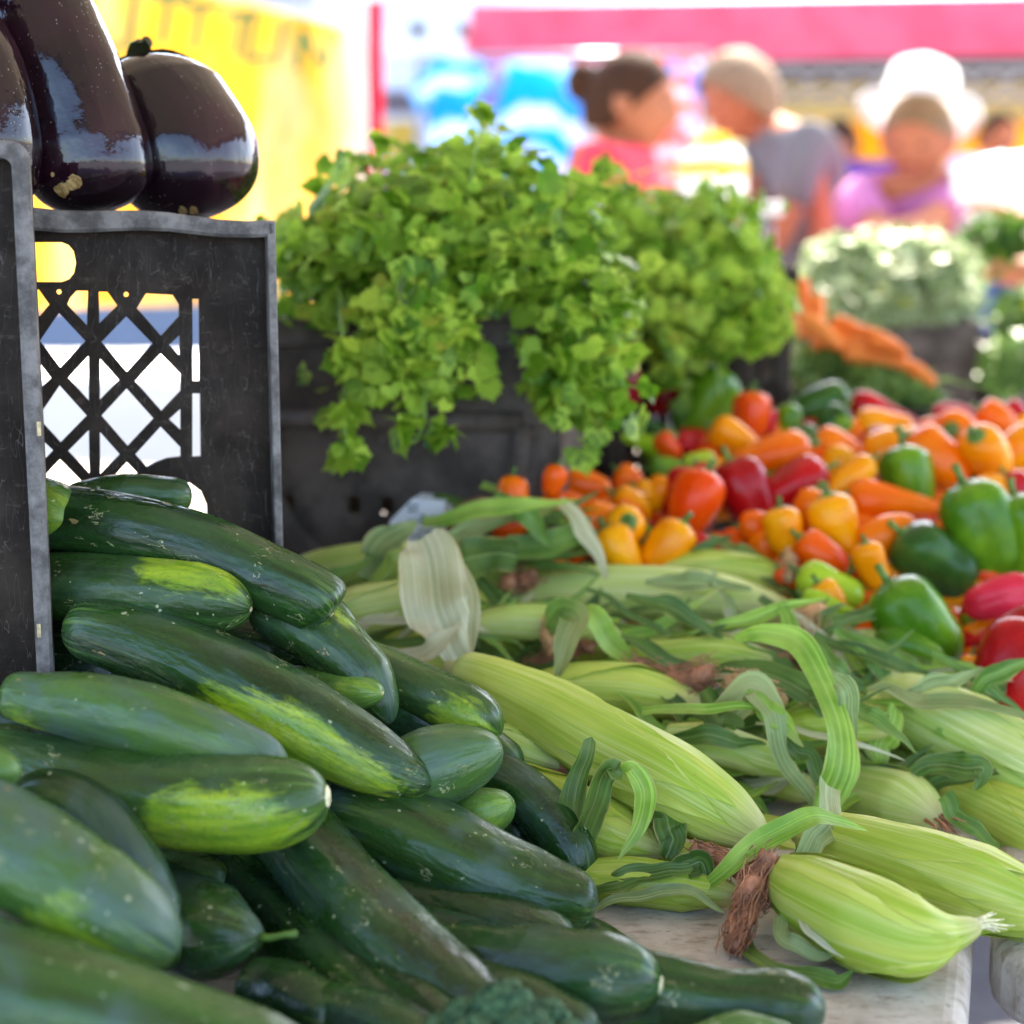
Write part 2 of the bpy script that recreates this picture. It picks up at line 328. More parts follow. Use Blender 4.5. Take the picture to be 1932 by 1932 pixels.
# ------------------------------------------------------------------ setting
ZT = .69
asph = NB('asphalt'); v_ = asph.obj()
asph.out(asph.mix(asph.mr(asph.noise(v_, 3, 8, .7), .35, .65), (.10, .10, .115), (.17, .17, .19)), .85, .3, asph.bump(asph.noise(v_, 90, 4), .5, .01))
mk('ground', [(-90, -60, 0), (90, -60, 0), (90, 160, 0), (-90, 160, 0)], [(0, 1, 2, 3)], asph.m, origin=(0, 0, 0))['kind'] = 'structure'
white = simple('white_metal', (.78, .78, .76), .35, .03, 8); steel = simple('grey_steel', (.30, .30, .32), .35, .1, 20, metal=.7)
A1 = onz(1825, 1932, ZT); A2 = onz(1835, 1790, ZT); d = (A2 - A1).normalized(); lf = Vector((-d.y, d.x, 0))
def rrect(w_, h_, r, n=6):
    out = []
    for cx, cy, a in ((w_ - r, h_ - r, 0), (r, h_ - r, 90), (r, r, 180), (w_ - r, r, 270)):
        out += [(cx + r * math.cos(R(a + 90 * k / n)), cy + r * math.sin(R(a + 90 * k / n))) for k in range(n + 1)]
    return out
def folding_table(o, ax, ay, W_, L_, label, top=ZT, th=.045):
    """o = near right corner, ax to the left (or right), ay backwards"""
    root = empty('folding_table', (o + ax * W_ / 2 + ay * L_ / 2).xy.to_3d(), label, 'table')
    bm = bmesh.new(); pl = rrect(W_, L_, .05)
    vs = [bm.verts.new((o.x + ax.x * x + ay.x * y, o.y + ax.y * x + ay.y * y, top - th)) for x, y in pl]
    f = bm.faces.new(vs); ex = bmesh.ops.extrude_face_region(bm, geom=[f])
    for e_ in ex['geom']:
        if isinstance(e_, bmesh.types.BMVert): e_.co.z = top
    rim = [e_ for e_ in bm.edges if abs(e_.verts[0].co.z - e_.verts[1].co.z) < 1e-5]
    bmesh.ops.bevel(bm, geom=rim, offset=.012, segments=4, affect='EDGES', profile=.5)
    bmesh.ops.recalc_face_normals(bm, faces=bm.faces); bm.verts.index_update()
    mk('tabletop', [v.co.copy() for v in bm.verts], [[v.index for v in f.verts] for f in bm.faces], M['table'], root, smooth=False)
    for x in (.12, W_ - .12):
        for y in (.15, L_ - .15):
            p = o + ax * x + ay * y
            MB().tube([(p.x, p.y, 0), (p.x, p.y, top - th)], .014, 10).build('leg', steel, root, True)
    MB().tube([o + ax * .12 + ay * .15 + Vector((0, 0, .25 - top)), o + ax * (W_ - .12) + ay * .15 + Vector((0, 0, .25 - top))], .01, 8).build('stretcher', steel, root, True)
    return root
folding_table(A1 - d * .25, lf, d, 1.7, 1.95, 'long stained white folding table carrying the cucumbers and sweet corn')
B0 = onz(1868, 1808, ZT)
folding_table(B0, -lf, d, .8, 1.35, 'white folding table with rounded corner at the right edge behind the corn tips', top=ZT - .002)
# our own stall's canopy (overhead, shades the produce)
cv = NB('canopy_fabric'); cv.out(cv.mix(cv.mr(cv.noise(cv.obj(), 4, 3), .3, .7), (.34, .29, .22), (.40, .34, .26)), .7, .2, trans=.14)
can = empty('stall_canopy', (.2, 1.3, 0), 'beige fabric canopy on white poles overhead shading the vegetable tables', 'canopy')
x0, x1, y0, y1, zc, zr = -2.0, 2.3, -.7, 3.35, 2.25, 2.95
ap = ((x0 + x1) / 2, (y0 + y1) / 2, zr); cs = [(x0, y0, zc), (x1, y0, zc), (x1, y1, zc), (x0, y1, zc)]
mk('canopy_roof', cs + [ap], [(0, 1, 4), (1, 2, 4), (2, 3, 4), (3, 0, 4)], cv.m, can, smooth=False)
mb = MB()
for i in range(4):
    a, b_ = cs[i], cs[(i + 1) % 4]; mb.add([a, b_, (b_[0], b_[1], zc - .16), (a[0], a[1], zc - .16)], [(0, 1, 2, 3)])
mb.build('valance', cv.m, can)
for (x, y, z) in cs: MB().box((x - .02, y - .02, 0), (.04, 0, 0), (0, .04, 0), (0, 0, zc)).build('pole', white, can)

# ---------------- far side: cloth, banner, tents
def fabric(name, col, col2=None, tr=.45, sc=6): 
    b = NB(name); v = b.obj(); c = b.mix(b.mr(b.noise(v, sc, 3), .35, .65), col, col2 or tuple(min(1, x * 1.1) for x in col))
    return b.out(c, .75, .2, b.bump(b.noise(v, 30, 3), .2, .01), tr)
def cloth(name, tl, tr_, bl, br, mat, wave=.02, nx=40, ny=24, parent=None, seed=0, th=.0015):
    """hanging cloth with real folds"""
    tl, tr_, bl, br = map(Vector, (tl, tr_, bl, br)); n = (tr_ - tl).cross(bl - tl).normalized(); vs = []; fs = []
    for j in range(ny + 1):
        for i in range(nx + 1):
            a, b_ = i / nx, j / ny; p = (tl * (1 - a) + tr_ * a) * (1 - b_) + (bl * (1 - a) + br * a) * b_
            w_ = wave * (math.sin(a * 17 + seed + b_ * 2) * .5 + noise.noise(Vector((a * 4 + seed, b_ * 2.5, seed))) * 1.4) * (.25 + b_)
            vs.append(p + n * w_)
    for j in range(ny):
        for i in range(nx): k = j * (nx + 1) + i; fs.append((k, k + 1, k + nx + 2, k + nx + 1))
    return vs, fs
def solidc(vs, fs, n, t):
    N_ = len(vs); return [Vector(v) for v in vs] + [Vector(v) + n * t for v in vs], list(fs) + [tuple(i + N_ for i in f[::-1]) for f in fs]
ban_m = NB('yellow_banner_fabric'); v_ = ban_m.obj()
ban_m.out(ban_m.mix(ban_m.mr(ban_m.noise(ban_m.scale(v_, (1.5, 1, .35)), 5, 3), .4, .66), (.86, .56, .07), (.90, .70, .34)), .6, .3, trans=.55)
DB = 4.6
ban = empty('yellow_banner', P(350, 560, DB), 'big yellow fabric banner with green lettering hanging behind the eggplants', 'banner')
tl, tr_, bl, br = P(-160, -150, DB), P(652, 52, DB), P(-150, 590, DB), P(655, 560, DB)
vs, fs = cloth('', tl, tr_, bl, br, None, .07, seed=2); nb = (tr_ - tl).cross(bl - tl).normalized()
mk('banner_cloth', *solidc(vs, fs, nb, .002), ban_m.m, ban)
gl = simple('green_lettering', (.02, .22, .08), .6, .1, 8, trans=.2)
def text_mesh(s, size, ext=.001, shear=0.):
    cu = bpy.data.curves.new('t', 'FONT'); cu.body = s; cu.size = size; cu.extrude = ext; cu.shear = shear; cu.align_x = 'CENTER'; cu.align_y = 'CENTER'; cu.offset = size * .012
    o = bpy.data.objects.new('t', cu); COL.objects.link(o); dg = bpy.context.evaluated_depsgraph_get()
    me = bpy.data.meshes.new_from_object(o.evaluated_get(dg)); r = ([v.co.copy() for v in me.vertices], [tuple(p.vertices) for p in me.polygons])
    bpy.data.objects.remove(o); return r
mb = MB()
for ch, u, v, hh in (('L', 178, 40, 130), ('I', 238, 48, 120), ('T', 305, 40, 105), ('T', 365, 55, 100), ('T', 442, 68, 95), ('L', 478, 80, 95), ('I', 520, 85, 95), ('N', 585, 98, 80), ('\'', 628, 90, 60)):
    tv, tf = text_mesh(ch, hh * 1.25 * DB / F, shear=.2); c = P(u, v, DB - .06)
    mb.add([c + Vector((p.x, 0, p.y)) + Vector((0, p.z, 0)) for p in tv], tf)
mb.build('lettering', gl, ban)
# white tent pole and red drape
q = P(660, 420, 5.0); tag(MB().box((q.x, q.y, 0), (.055, 0, 0), (0, .055, 0), (0, 0, 2.4), .004).build('tent_pole', white), 'white square tent pole right of the yellow banner', 'pole')
redf = fabric('red_fabric', (.75, .03, .07), (.85, .06, .12), .4)
vs, fs = cloth('', P(692, 0, 5.4), P(724, 0, 5.4), P(690, 400, 5.4), P(722, 400, 5.4), None, .03, 12, 16, seed=5)
tag(mk('red_drape', *solidc(vs, fs, Vector((0, 1, 0)), .002), redf), 'narrow red cloth drape hanging beside the white tent pole', 'drape')
# pink-red market tent
pinkf = fabric('pink_red_canopy_fabric', (.85, .20, .29), (.88, .26, .36), .55)
tent = empty('red_market_tent', P(1500, 420, 7.2).xy.to_3d(), 'pinkish red market tent with a straight valance above the shoppers', 'tent')
TL = P(888, 8, 6.6); TR = P(2500, -18, 6.6); hv = Vector((0, 0, -.235))
bk = Vector((0, 2.6, 0))
for a, b_ in ((TL, TR), (TL, TL + bk)):
    n_ = (b_ - a).cross(hv).normalized(); vs, fs = cloth('', a, b_, a + hv, b_ + hv, None, .02, 50, 6, seed=a.x); mk('valance', *solidc(vs, fs, n_, .002), pinkf, tent)
apx = (TL + TR) / 2 + bk / 2 + Vector((0, 0, .5)); whitef = fabric('white_tent_fabric', (.8, .8, .78), (.84, .84, .82), .3)
mk('tent_roof', [TL, TR, TR + bk, TL + bk, apx + Vector((0, 0, -.3))], [(0, 1, 4), (1, 2, 4), (2, 3, 4), (3, 0, 4)], whitef, tent, smooth=False)
for p in (TR, TL + bk, TR + bk): MB().box((p.x - .02, p.y, 0), (.04, 0, 0), (0, .04, 0), (0, 0, p.z - .05)).build('pole', white, tent)
MB().box((TL.x + .02, TL.y + .05, 0), (.04, 0, 0), (0, .04, 0), (0, 0, TL.z - .05)).build('pole', white, tent)
tm = MB(); zz = P(1700, 140, 7.4)
for k in range(16):
    xa = P(1460, 140, 7.4).x + k * .16; tm.tube([(xa, 8.1, zz.z - .06), (xa + .16, 8.1, zz.z + .07)], .009, 6); tm.tube([(xa, 8.1, zz.z + .07), (xa + .16, 8.1, zz.z - .06)], .009, 6)
xa = P(1460, 140, 7.4).x; tm.tube([(xa, 8.1, zz.z + .075), (xa + 2.6, 8.1, zz.z + .075)], .014, 6); tm.tube([(xa, 8.1, zz.z - .065), (xa + 2.6, 8.1, zz.z - .065)], .014, 6)
tm.build('roof_truss', steel, tent, True)
# farther grey-white and yellow tents
def far_tent(name, label, u0, u1, vt, vb, D, mat, roofm, depth=3, side=True):
    root = empty(name, P((u0 + u1) / 2, 450, D).xy.to_3d(), label, 'tent'); a, b_ = P(u0, vt, D), P(u1, vt, D); h = Vector((0, 0, P(0, vb, D).z - a.z)); bk = Vector((0, depth, 0))
    for p, q in ((a, b_), (a + bk, b_ + bk), (a, a + bk), (b_, b_ + bk)):
        vs, fs = cloth('', p, q, p + h, q + h, None, .03, 40, 8, seed=p.x + p.y); mk('valance', *solidc(vs, fs, (q - p).cross(h).normalized(), .002), mat, root)
    c = (a + b_) / 2 + bk / 2 + Vector((0, 0, .7)); mk('tent_roof', [a, b_, b_ + bk, a + bk, c], [(0, 1, 4), (1, 2, 4), (2, 3, 4), (3, 0, 4)], roofm, root, smooth=False)
    for p in (a, b_, a + bk, b_ + bk): MB().box((p.x - .03, p.y + .04, 0), (.05, 0, 0), (0, .05, 0), (0, 0, a.z - .03)).build('pole', white, root)
    return root
yel = fabric('yellow_fabric', (.95, .70, .12), (.95, .80, .30), .6); yel2 = fabric('amber_fabric', (.92, .55, .04), (.95, .70, .12), .55); pale_y = fabric('pale_yellow_fabric', (.92, .84, .45), (.94, .88, .6), .6)
far_tent('yellow_tent', 'pale yellow tent far behind the grey shirted man', 1440, 2300, 158, 228, 11, pale_y, yel)
far_tent('shaded_tent', 'dark grey strip painting the shaded inside of a far tent under the red valance at the right', 1440, 2300, 66, 156, 9, fabric('tent_shade_fabric', (.05, .05, .055), (.09, .085, .09), .1), fabric('grey_fabric', (.3, .3, .3), None, .2))  # dark fabric paints in the shaded interior of a farther tent
# yellow display wall under it
vs, fs = cloth('', P(1440, 220, 12), P(2300, 225, 12), P(1440, 420, 12), P(2300, 420, 12), None, .2, 60, 20, seed=9)
tag(mk('yellow_curtain', *solidc(vs, fs, Vector((0, 1, 0)), .003), yel2), 'amber yellow curtain hanging below the pale yellow tent', 'curtain')
far_tent('white_tent', 'big white tent in the far background above the red tent', 600, 1500, -130, -10, 15, whitef, whitef, 4)
# tie-dyed cloths on a rail
def tiedye(name, cols, sc=6):
    b = NB(name); v = b.obj(); w_ = b.n('ShaderNodeTexWave', {'Vector': v, 'Scale': sc * .5, 'Distortion': 9., 'Detail': 3., 'Detail Scale': 1.2}, wave_type='RINGS', rings_direction='Y').outputs[0]
    n_ = b.noise(v, sc, 3, .5, 1.5); c = b.mix(b.mr(w_, .3, .7), cols[0], cols[1]); c = b.mix(b.mr(n_, .5, .6), c, cols[2]); c = b.mix(b.mr(b.noise(b.addv(v, (3, 1, 5)), sc * .8, 2, .5, 2.), .55, .65), c, cols[3])
    return b.out(c, .8, .2, None, .5)
rail = empty('clothes_rail', P(1000, 420, 6.2).xy.to_3d(), 'steel clothes rail behind the woman in the red shirt', 'rail')
RL, RR = P(790, 108, 6.2), P(1330, 100, 6.2)
MB().tube([RL, RR], .012, 8).build('rail_bar', steel, rail, True)
for p in (RL, RR): MB().tube([(p.x, p.y, 0), p], .014, 8).build('post', steel, rail, True)
def tshirt(u0, u1, vt, vb, D, mat, label, cat='shirt', seed=1):
    """hanging t-shirt: body with sleeves, front and back with belly between them"""
    w_, h_ = (u1 - u0), (vb - vt)
    out = [(.36, 0), (.64, 0), (.80, .05), (1.0, .22), (.90, .36), (.80, .28), (.80, 1), (.20, 1), (.20, .28), (.10, .36), (0, .22), (.20, .05)]
    vs, fs = plate([Vector(((x) * w_, -y * h_)) for x, y in out], [], lambda x, y, dd: P(u0 + x, vt - y, D + dd + .02 * math.sin(x / w_ * 9 + seed)), .035)
    o = mk('hanging_shirt', vs, fs, mat, smooth=False); tag(o, label, cat, 'tie dyed shirts on the clothes rail'); return o
tshirt(770, 960, 108, 400, 6.15, tiedye('blue_tie_dye', ((.02, .35, .85), (.70, .82, .95), (.03, .55, .90), (.85, .88, .95)), 5), 'turquoise and white tie dyed shirt at the left end of the rail')
tshirt(870, 1150, 112, 420, 6.05, tiedye('violet_tie_dye', ((.01, .42, .88), (.75, .80, .95), (.02, .60, .95), (.35, .22, .75)), 4), 'blue and violet tie dyed shirt left of the woman in red')
tshirt(1180, 1350, 104, 420, 6.2, tiedye('orange_tie_dye', ((.90, .20, .08), (.92, .80, .85), (.20, .35, .85), (.92, .45, .10)), 6), 'orange and pink tie dyed shirt right of the woman in red')
# pale trailer with dark bands
tr_m = simple('pale_blue_paint', (.66, .70, .76), .4, .05, 3); tw = simple('dark_window', (.09, .07, .09), .2, .1, 3)
o = P(716, 300, 9.5); q = P(905, 20, 9.5)
trl = empty('white_trailer', o.xy.to_3d(), 'pale market trailer with dark bands between the red drape and the blue shirts', 'trailer')
MB().box((o.x, o.y, .45), (q.x - o.x + 1.2, 0, 0), (0, 2, 0), (0, 0, q.z - .1), .04).build('body', tr_m, trl)
for (va, vb, ua, ub, mt) in ((172, 214, 724, 812, tw), (48, 78, 776, 806, tw), (48, 78, 862, 884, tw), (60, 112, 724, 888, white), (230, 300, 724, 800, yel)):
    a, b_ = P(ua, vb, 9.46), P(ub, va, 9.46); MB().box((a.x, o.y - .03, a.z), (b_.x - a.x, 0, 0), (0, .028, 0), (0, 0, b_.z - a.z), .006).build('window' if mt is tw else 'panel', mt, trl)
for x in (.4, 1.6):
    c = Vector((o.x + x, o.y, .32)); MB().ell(c, (.3, 0, 0), (0, .1, 0), (0, 0, .3)).build('wheel', simple('tyre_rubber', (.03, .03, .03), .8), trl, True)
# buildings along the far side of the square
bw = simple('pale_render', (.72, .70, .66), .8, .06, 2); gls = simple('window_glass', (.08, .10, .13), .1, .1, 2)
for i, (x, wd, hh, dpt, lab) in enumerate(((-26, 15, 6, 42, 'long pale rendered building far behind the yellow banner'), (-9, 12, 7.5, 46, 'taller pale building behind the trailer'), (5, 16, 6.5, 44, 'wide pale building behind the red tent'), (23, 18, 8, 50, 'pale block at the far right of the square'))):
    r_ = empty('building', (x + wd / 2, dpt, 0), lab, 'building'); MB().box((x, dpt, 0), (wd, 0, 0), (0, 8, 0), (0, 0, hh)).build('wall', bw, r_)
    MB().box((x - .2, dpt - .25, hh), (wd + .4, 0, 0), (0, 8.5, 0), (0, 0, .35)).build('roof', simple('grey_roof', (.4, .4, .42), .7), r_)
    for k in range(int(wd / 2.5)):
        for f in range(2): MB().box((x + .8 + k * 2.5, dpt - .03, 1.0 + f * 2.9), (1.2, 0, 0), (0, .028, 0), (0, 0, 1.5)).build('window', gls, r_)
    MB().box((x + wd - 1.4, dpt - .04, 0), (1, 0, 0), (0, .038, 0), (0, 0, 2.2)).build('door', simple('brown_door', (.2, .12, .08), .5), r_)
# white cloth covered table seen through the lattice of the crate
wc = empty('cloth_covered_table', P(300, 700, 3.5).xy.to_3d(), 'table under a white cloth in full sun behind the lattice crate', 'table')
zt2 = P(0, 712, 3.3).z
MB().box((P(-260, 700, 3.3).x, 3.3, .02), (P(560, 700, 3.3).x - P(-260, 700, 3.3).x, 0, 0), (0, .8, 0), (0, 0, zt2 - .02), .012).build('tablecloth', simple('white_cloth', (.82, .82, .80), .8, .02, 10), wc)
for x in (-1.0, -.6):
    MB().tube([(x, 3.5, 0), (x, 3.5, zt2 - .03)], .012).build('leg', steel, wc)
# parked car, blue grey, behind the banner
car = empty('parked_car', (-1.6, 8.6, 0), 'blue grey hatchback parked in the sun beyond the white cloth covered table', 'car')
cp = simple('blue_grey_car_paint', (.10, .16, .26), .25, .05, 4, coat=.8); x0 = -3.7
prof = [(0, .35), (0, .75), (.25, .92), (1.0, 1.0), (1.55, 1.42), (2.9, 1.45), (3.7, 1.0), (4.05, .9), (4.1, .4), (3.75, .3), (.35, .3)]
vs, fs = plate([Vector(p) for p in prof], [], lambda x, y, dd: Vector((x0 + x, 8.0 + dd, y)), 1.65); mk('body', vs, fs, cp, car, smooth=False)
for (pl) in ([(1.12, 1.0), (1.6, 1.36), (2.15, 1.38), (2.15, 1.0)], [(2.22, 1.0), (2.22, 1.38), (2.85, 1.38), (3.45, 1.02)]):
    vs, fs = plate([Vector(p) for p in pl], [], lambda x, y, dd: Vector((x0 + x, 7.985 + dd, y)), .014); mk('window', vs, fs, gls, car, smooth=False)
for x in (.85, 3.25):
    t_ = MB().ell((x0 + x, 8.02, .33), (.33, 0, 0), (0, .11, 0), (0, 0, .33), 24, 12).build('wheel', simple('tyre', (.02, .02, .02), .8), car, True)
    MB().ell((x0 + x, 7.93, .33), (.19, 0, 0), (0, .03, 0), (0, 0, .19), 20, 8).build('rim', steel, t_, True)
for zz in (.78, .70): MB().ell((x0 + 2.72, 7.97, zz), (.05, 0, 0), (0, .03, 0), (0, 0, .03)).build('handle', steel, car, True)

# ------------------------------------------------------------------ crates
def rounded_poly(pts): return [Vector(p) for p in pts]
ang = R(14); cx = Vector((math.cos(ang), math.sin(ang), 0)); cn = Vector((math.sin(ang), -math.cos(ang), 0))   # along the wall; wall normal to the viewer
def zc_(x, y): return (.375 * x, 338.1 + .375 * y)          # coordinates read off an enlargement of the crate
O2 = P(525, 700, 1.065)
O2p = O2 - cn * .014                     # recessed panel plane
HO = [[(-60, 318), (310, 318), (345, 332), (370, 362), (382, 420), (372, 472), (348, 503), (310, 517), (-60, 517)],
      [(130, 560), (195, 555), (248, 630), (198, 690), (112, 610)], [(385, 562), (442, 562), (437, 735), (338, 630), (355, 595)], [(498, 567), (540, 567), (590, 635), (500, 725)],
      [(735, 575), (868, 582), (900, 630), (900, 690), (810, 788), (688, 648)], [(297, 672), (430, 815), (303, 948), (200, 815)], [(635, 690), (768, 828), (638, 970), (510, 820)],
      [(903, 785), (903, 888), (850, 835)], [(445, 890), (447, 1115), (342, 1000)], [(503, 905), (600, 1010), (503, 1110)], [(808, 878), (908, 980), (908, 1065), (812, 1167), (678, 1015)],
      [(198, 925), (258, 1000), (205, 1050), (120, 990)], [(300, 1038), (437, 1190), (305, 1325), (190, 1200)], [(637, 1053), (773, 1205), (642, 1343), (510, 1190)],
      [(908, 1155), (908, 1262), (850, 1208)], [(447, 1262), (450, 1483), (342, 1368)], [(503, 1272), (603, 1385), (505, 1485)],
      [(808, 1245), (908, 1350), (908, 1396), (840, 1404), (785, 1425), (738, 1450), (680, 1385)], [(190, 1290), (268, 1365), (205, 1430), (130, 1365)],
      [(302, 1408), (440, 1550), (305, 1680), (170, 1550)], [(638, 1423), (692, 1480), (600, 1560), (555, 1515)], [(968, 602), (1000, 602), (1003, 1015), (970, 1015)], [(968, 1078), (1006, 1078), (1010, 1395), (968, 1397)],
      [(918, 1525), (955, 1528), (1010, 1570), (1040, 1640), (1045, 1720), (990, 1740), (900, 1720), (880, 1600)]]
HO += [[(x + 13 * math.cos(k), y + 13 * math.sin(k)) for k in np.linspace(0, 6.28, 9)[:-1]] for x, y in ((297, 567), (635, 580))]
def lattice_crate(root, O, top, rt_px, left, depth, holes, lipt=(.0145, .0105), lipd=.016):
    """O on the lip plane at the right front edge; along cx to the left by `left`"""
    Op = O - cn * lipd
    W_ = left; z0 = ZT + .001; z1 = top
    def loc(u, v):
        p = onplane(u, v, Op, cn); return ((p - Op).dot(cx), p.z)
    hl = [[Vector(loc(*zc_(x, y))) for x, y in h] for h in holes]
    hl = [h for h in hl if all(-W_ + .01 < q.x < -.008 and z0 + .01 < q.y < z1 - .0105 for q in h)]
    outer = [Vector(p) for p in ((-W_, z0), (-.004, z0), (-.004, z1 - .008), (-W_, z1 - .008))]
    vs, fs = plate(outer, hl, lambda x, y, dd: Op + cx * x - cn * dd + Vector((0, 0, y - Op.z)), .004)
    mk('lattice_panel', vs, fs, M['crate'], root, smooth=False)
    # lips
    m = MB(); N_ = 24
    vs = []
    for i in range(N_ + 1):
        t = i / N_; x = -W_ * (1 - t); sag = -.006 * math.sin(max(0, 1 + x / .16) * math.pi * .5) if x > -.16 else 0
        th = lipt[1] + (lipt[0] - lipt[1]) * min(1, -x / .15); zt_ = z1 + (.0095 * min(1, -x / .17) + (0.0015 * math.sin(x * 60)))
        for dd, zz in ((lipd + .002, zt_), (-0.001, zt_ - .0005), (-.002, zt_ - .002), (-.002, zt_ - th + .002), (0, zt_ - th), (lipd + .002, zt_ - th)):
            vs.append(O + cx * x - cn * dd + Vector((0, 0, zz - O.z)))
    fs = [(i * 6 + k, i * 6 + (k + 1) % 6, (i + 1) * 6 + (k + 1) % 6, (i + 1) * 6 + k) for i in range(N_) for k in range(6)] + [tuple(range(6)), tuple(N_ * 6 + k for k in range(6))[::-1]]
    mk('top_lip', vs, fs, M['rim'], root, smooth=False)
    m = MB(); m.box(O + cx * -.0052 + cn * .002 + Vector((0, 0, z0 - O.z)), cx * .0055, -cn * (lipd + .001), Vector((0, 0, z1 - z0 - .0008)), .0012); m.build('side_lip', M['rim'], root, smooth=False)
    m = MB(); m.box(Op - cn * .0045 + cx * -.004 + Vector((0, 0, z0 - O.z)), cx * .004, -cn * depth, Vector((0, 0, z1 - z0 - .006))); m.box(Op - cn * .0045 + cx * -W_ + Vector((0, 0, z0 - O.z)), cx * .004, -cn * depth, Vector((0, 0, z1 - z0 - .006)))
    m.build('side_panel', M['crate'], root)
    MB().box(Op - cn * .0045 + cx * -(W_ - .004) + Vector((0, 0, z1 - .0095 - O.z)), cx * (W_ - .008), -cn * depth, Vector((0, 0, .005))).build('top_panel', M['crateb'], root)
ztop2 = onplane(525, 415, O2, cn).z
c2 = empty('plastic_crate', (O2 - cx * .2 - cn * .15).xy.to_3d() + Vector((0, 0, ZT)), 'black plastic crate with diamond lattice wall holding up the eggplants', 'crate', 'black plastic produce crates')
lattice_crate(c2, O2, ztop2, 525, .40, .28, HO)
O1 = P(84, 900, .93); a1 = R(10); ang = a1; cx1 = cx
ztop1 = P(60, 272, .93).z
c1 = empty('plastic_crate', (O1 - cx * .15 - cn * .1).xy.to_3d() + Vector((0, 0, ZT)), 'taller scratched black crate cropped by the left edge of the photo', 'crate', 'black plastic produce crates')
# crate 1: solid dark wall, rounded lip frame
W1 = .30; z0 = ZT + .001; rr = .010
def frame_profile(inset):
    pts = [(-W1, z0), (0 - inset, z0)]; r_ = max(.003, rr - inset * .5)
    for k in range(9):
        a = R(90 * k / 8); pts.append((-inset - r_ + r_ * math.cos(a), ztop1 - inset * 1.0 - r_ + r_ * math.sin(a)))
    return pts + [(-W1, ztop1 - inset)]
po, pi_ = frame_profile(0), frame_profile(.0095); n_ = len(po); vs = []
for lay, (pl, dd) in enumerate(((po, .0015), (po, -.018), (pi_, -.018), (pi_, .0015), (frame_profile(.002), .003), (frame_profile(.0075), .003))):
    vs += [O1 + cx * x + cn * dd + Vector((0, 0, z - O1.z)) for x, z in pl]
fs = []
for a, b_ in ((1, 0), (0, 4), (4, 5), (5, 3), (3, 2), (2, 1)):
    for i in range(n_ - 1): fs.append((a * n_ + i, b_ * n_ + i, b_ * n_ + i + 1, a * n_ + i + 1))
mk('rim_frame', vs, fs, M['rim'], c1, smooth=False)
wall1 = [Vector((x, z)) for x, z in frame_profile(.009)]
slot = [Vector(p) for p in ((-.033, 0), (-.028, 0), (-.028, .05), (-.033, .05))]; zs = onplane(30, 850, O1, cn).z; slot = [Vector((p.x, p.y + zs)) for p in slot]
vs, fs = plate(wall1, [slot], lambda x, y, dd: O1 + cx * x - cn * (.016 + dd) + Vector((0, 0, y - O1.z)), .004); mk('wall_panel', vs, fs, M['crate'], c1, smooth=False)
MB().box(O1 - cn * .0215 + cx * -.006 + Vector((0, 0, z0 - O1.z)), cx * .004, -cn * .06, Vector((0, 0, ztop1 - z0 - .01))).build('side_panel', M['crate'], c1)
for v_ in (808, 1188):
    q = onplane(70, v_, O1, cn); MB().box(q + cn * .0032 + Vector((0, 0, -.004)), cx * .0022, -cn * .001, Vector((0, 0, .008))).build('rivet', M['scar'], c1)

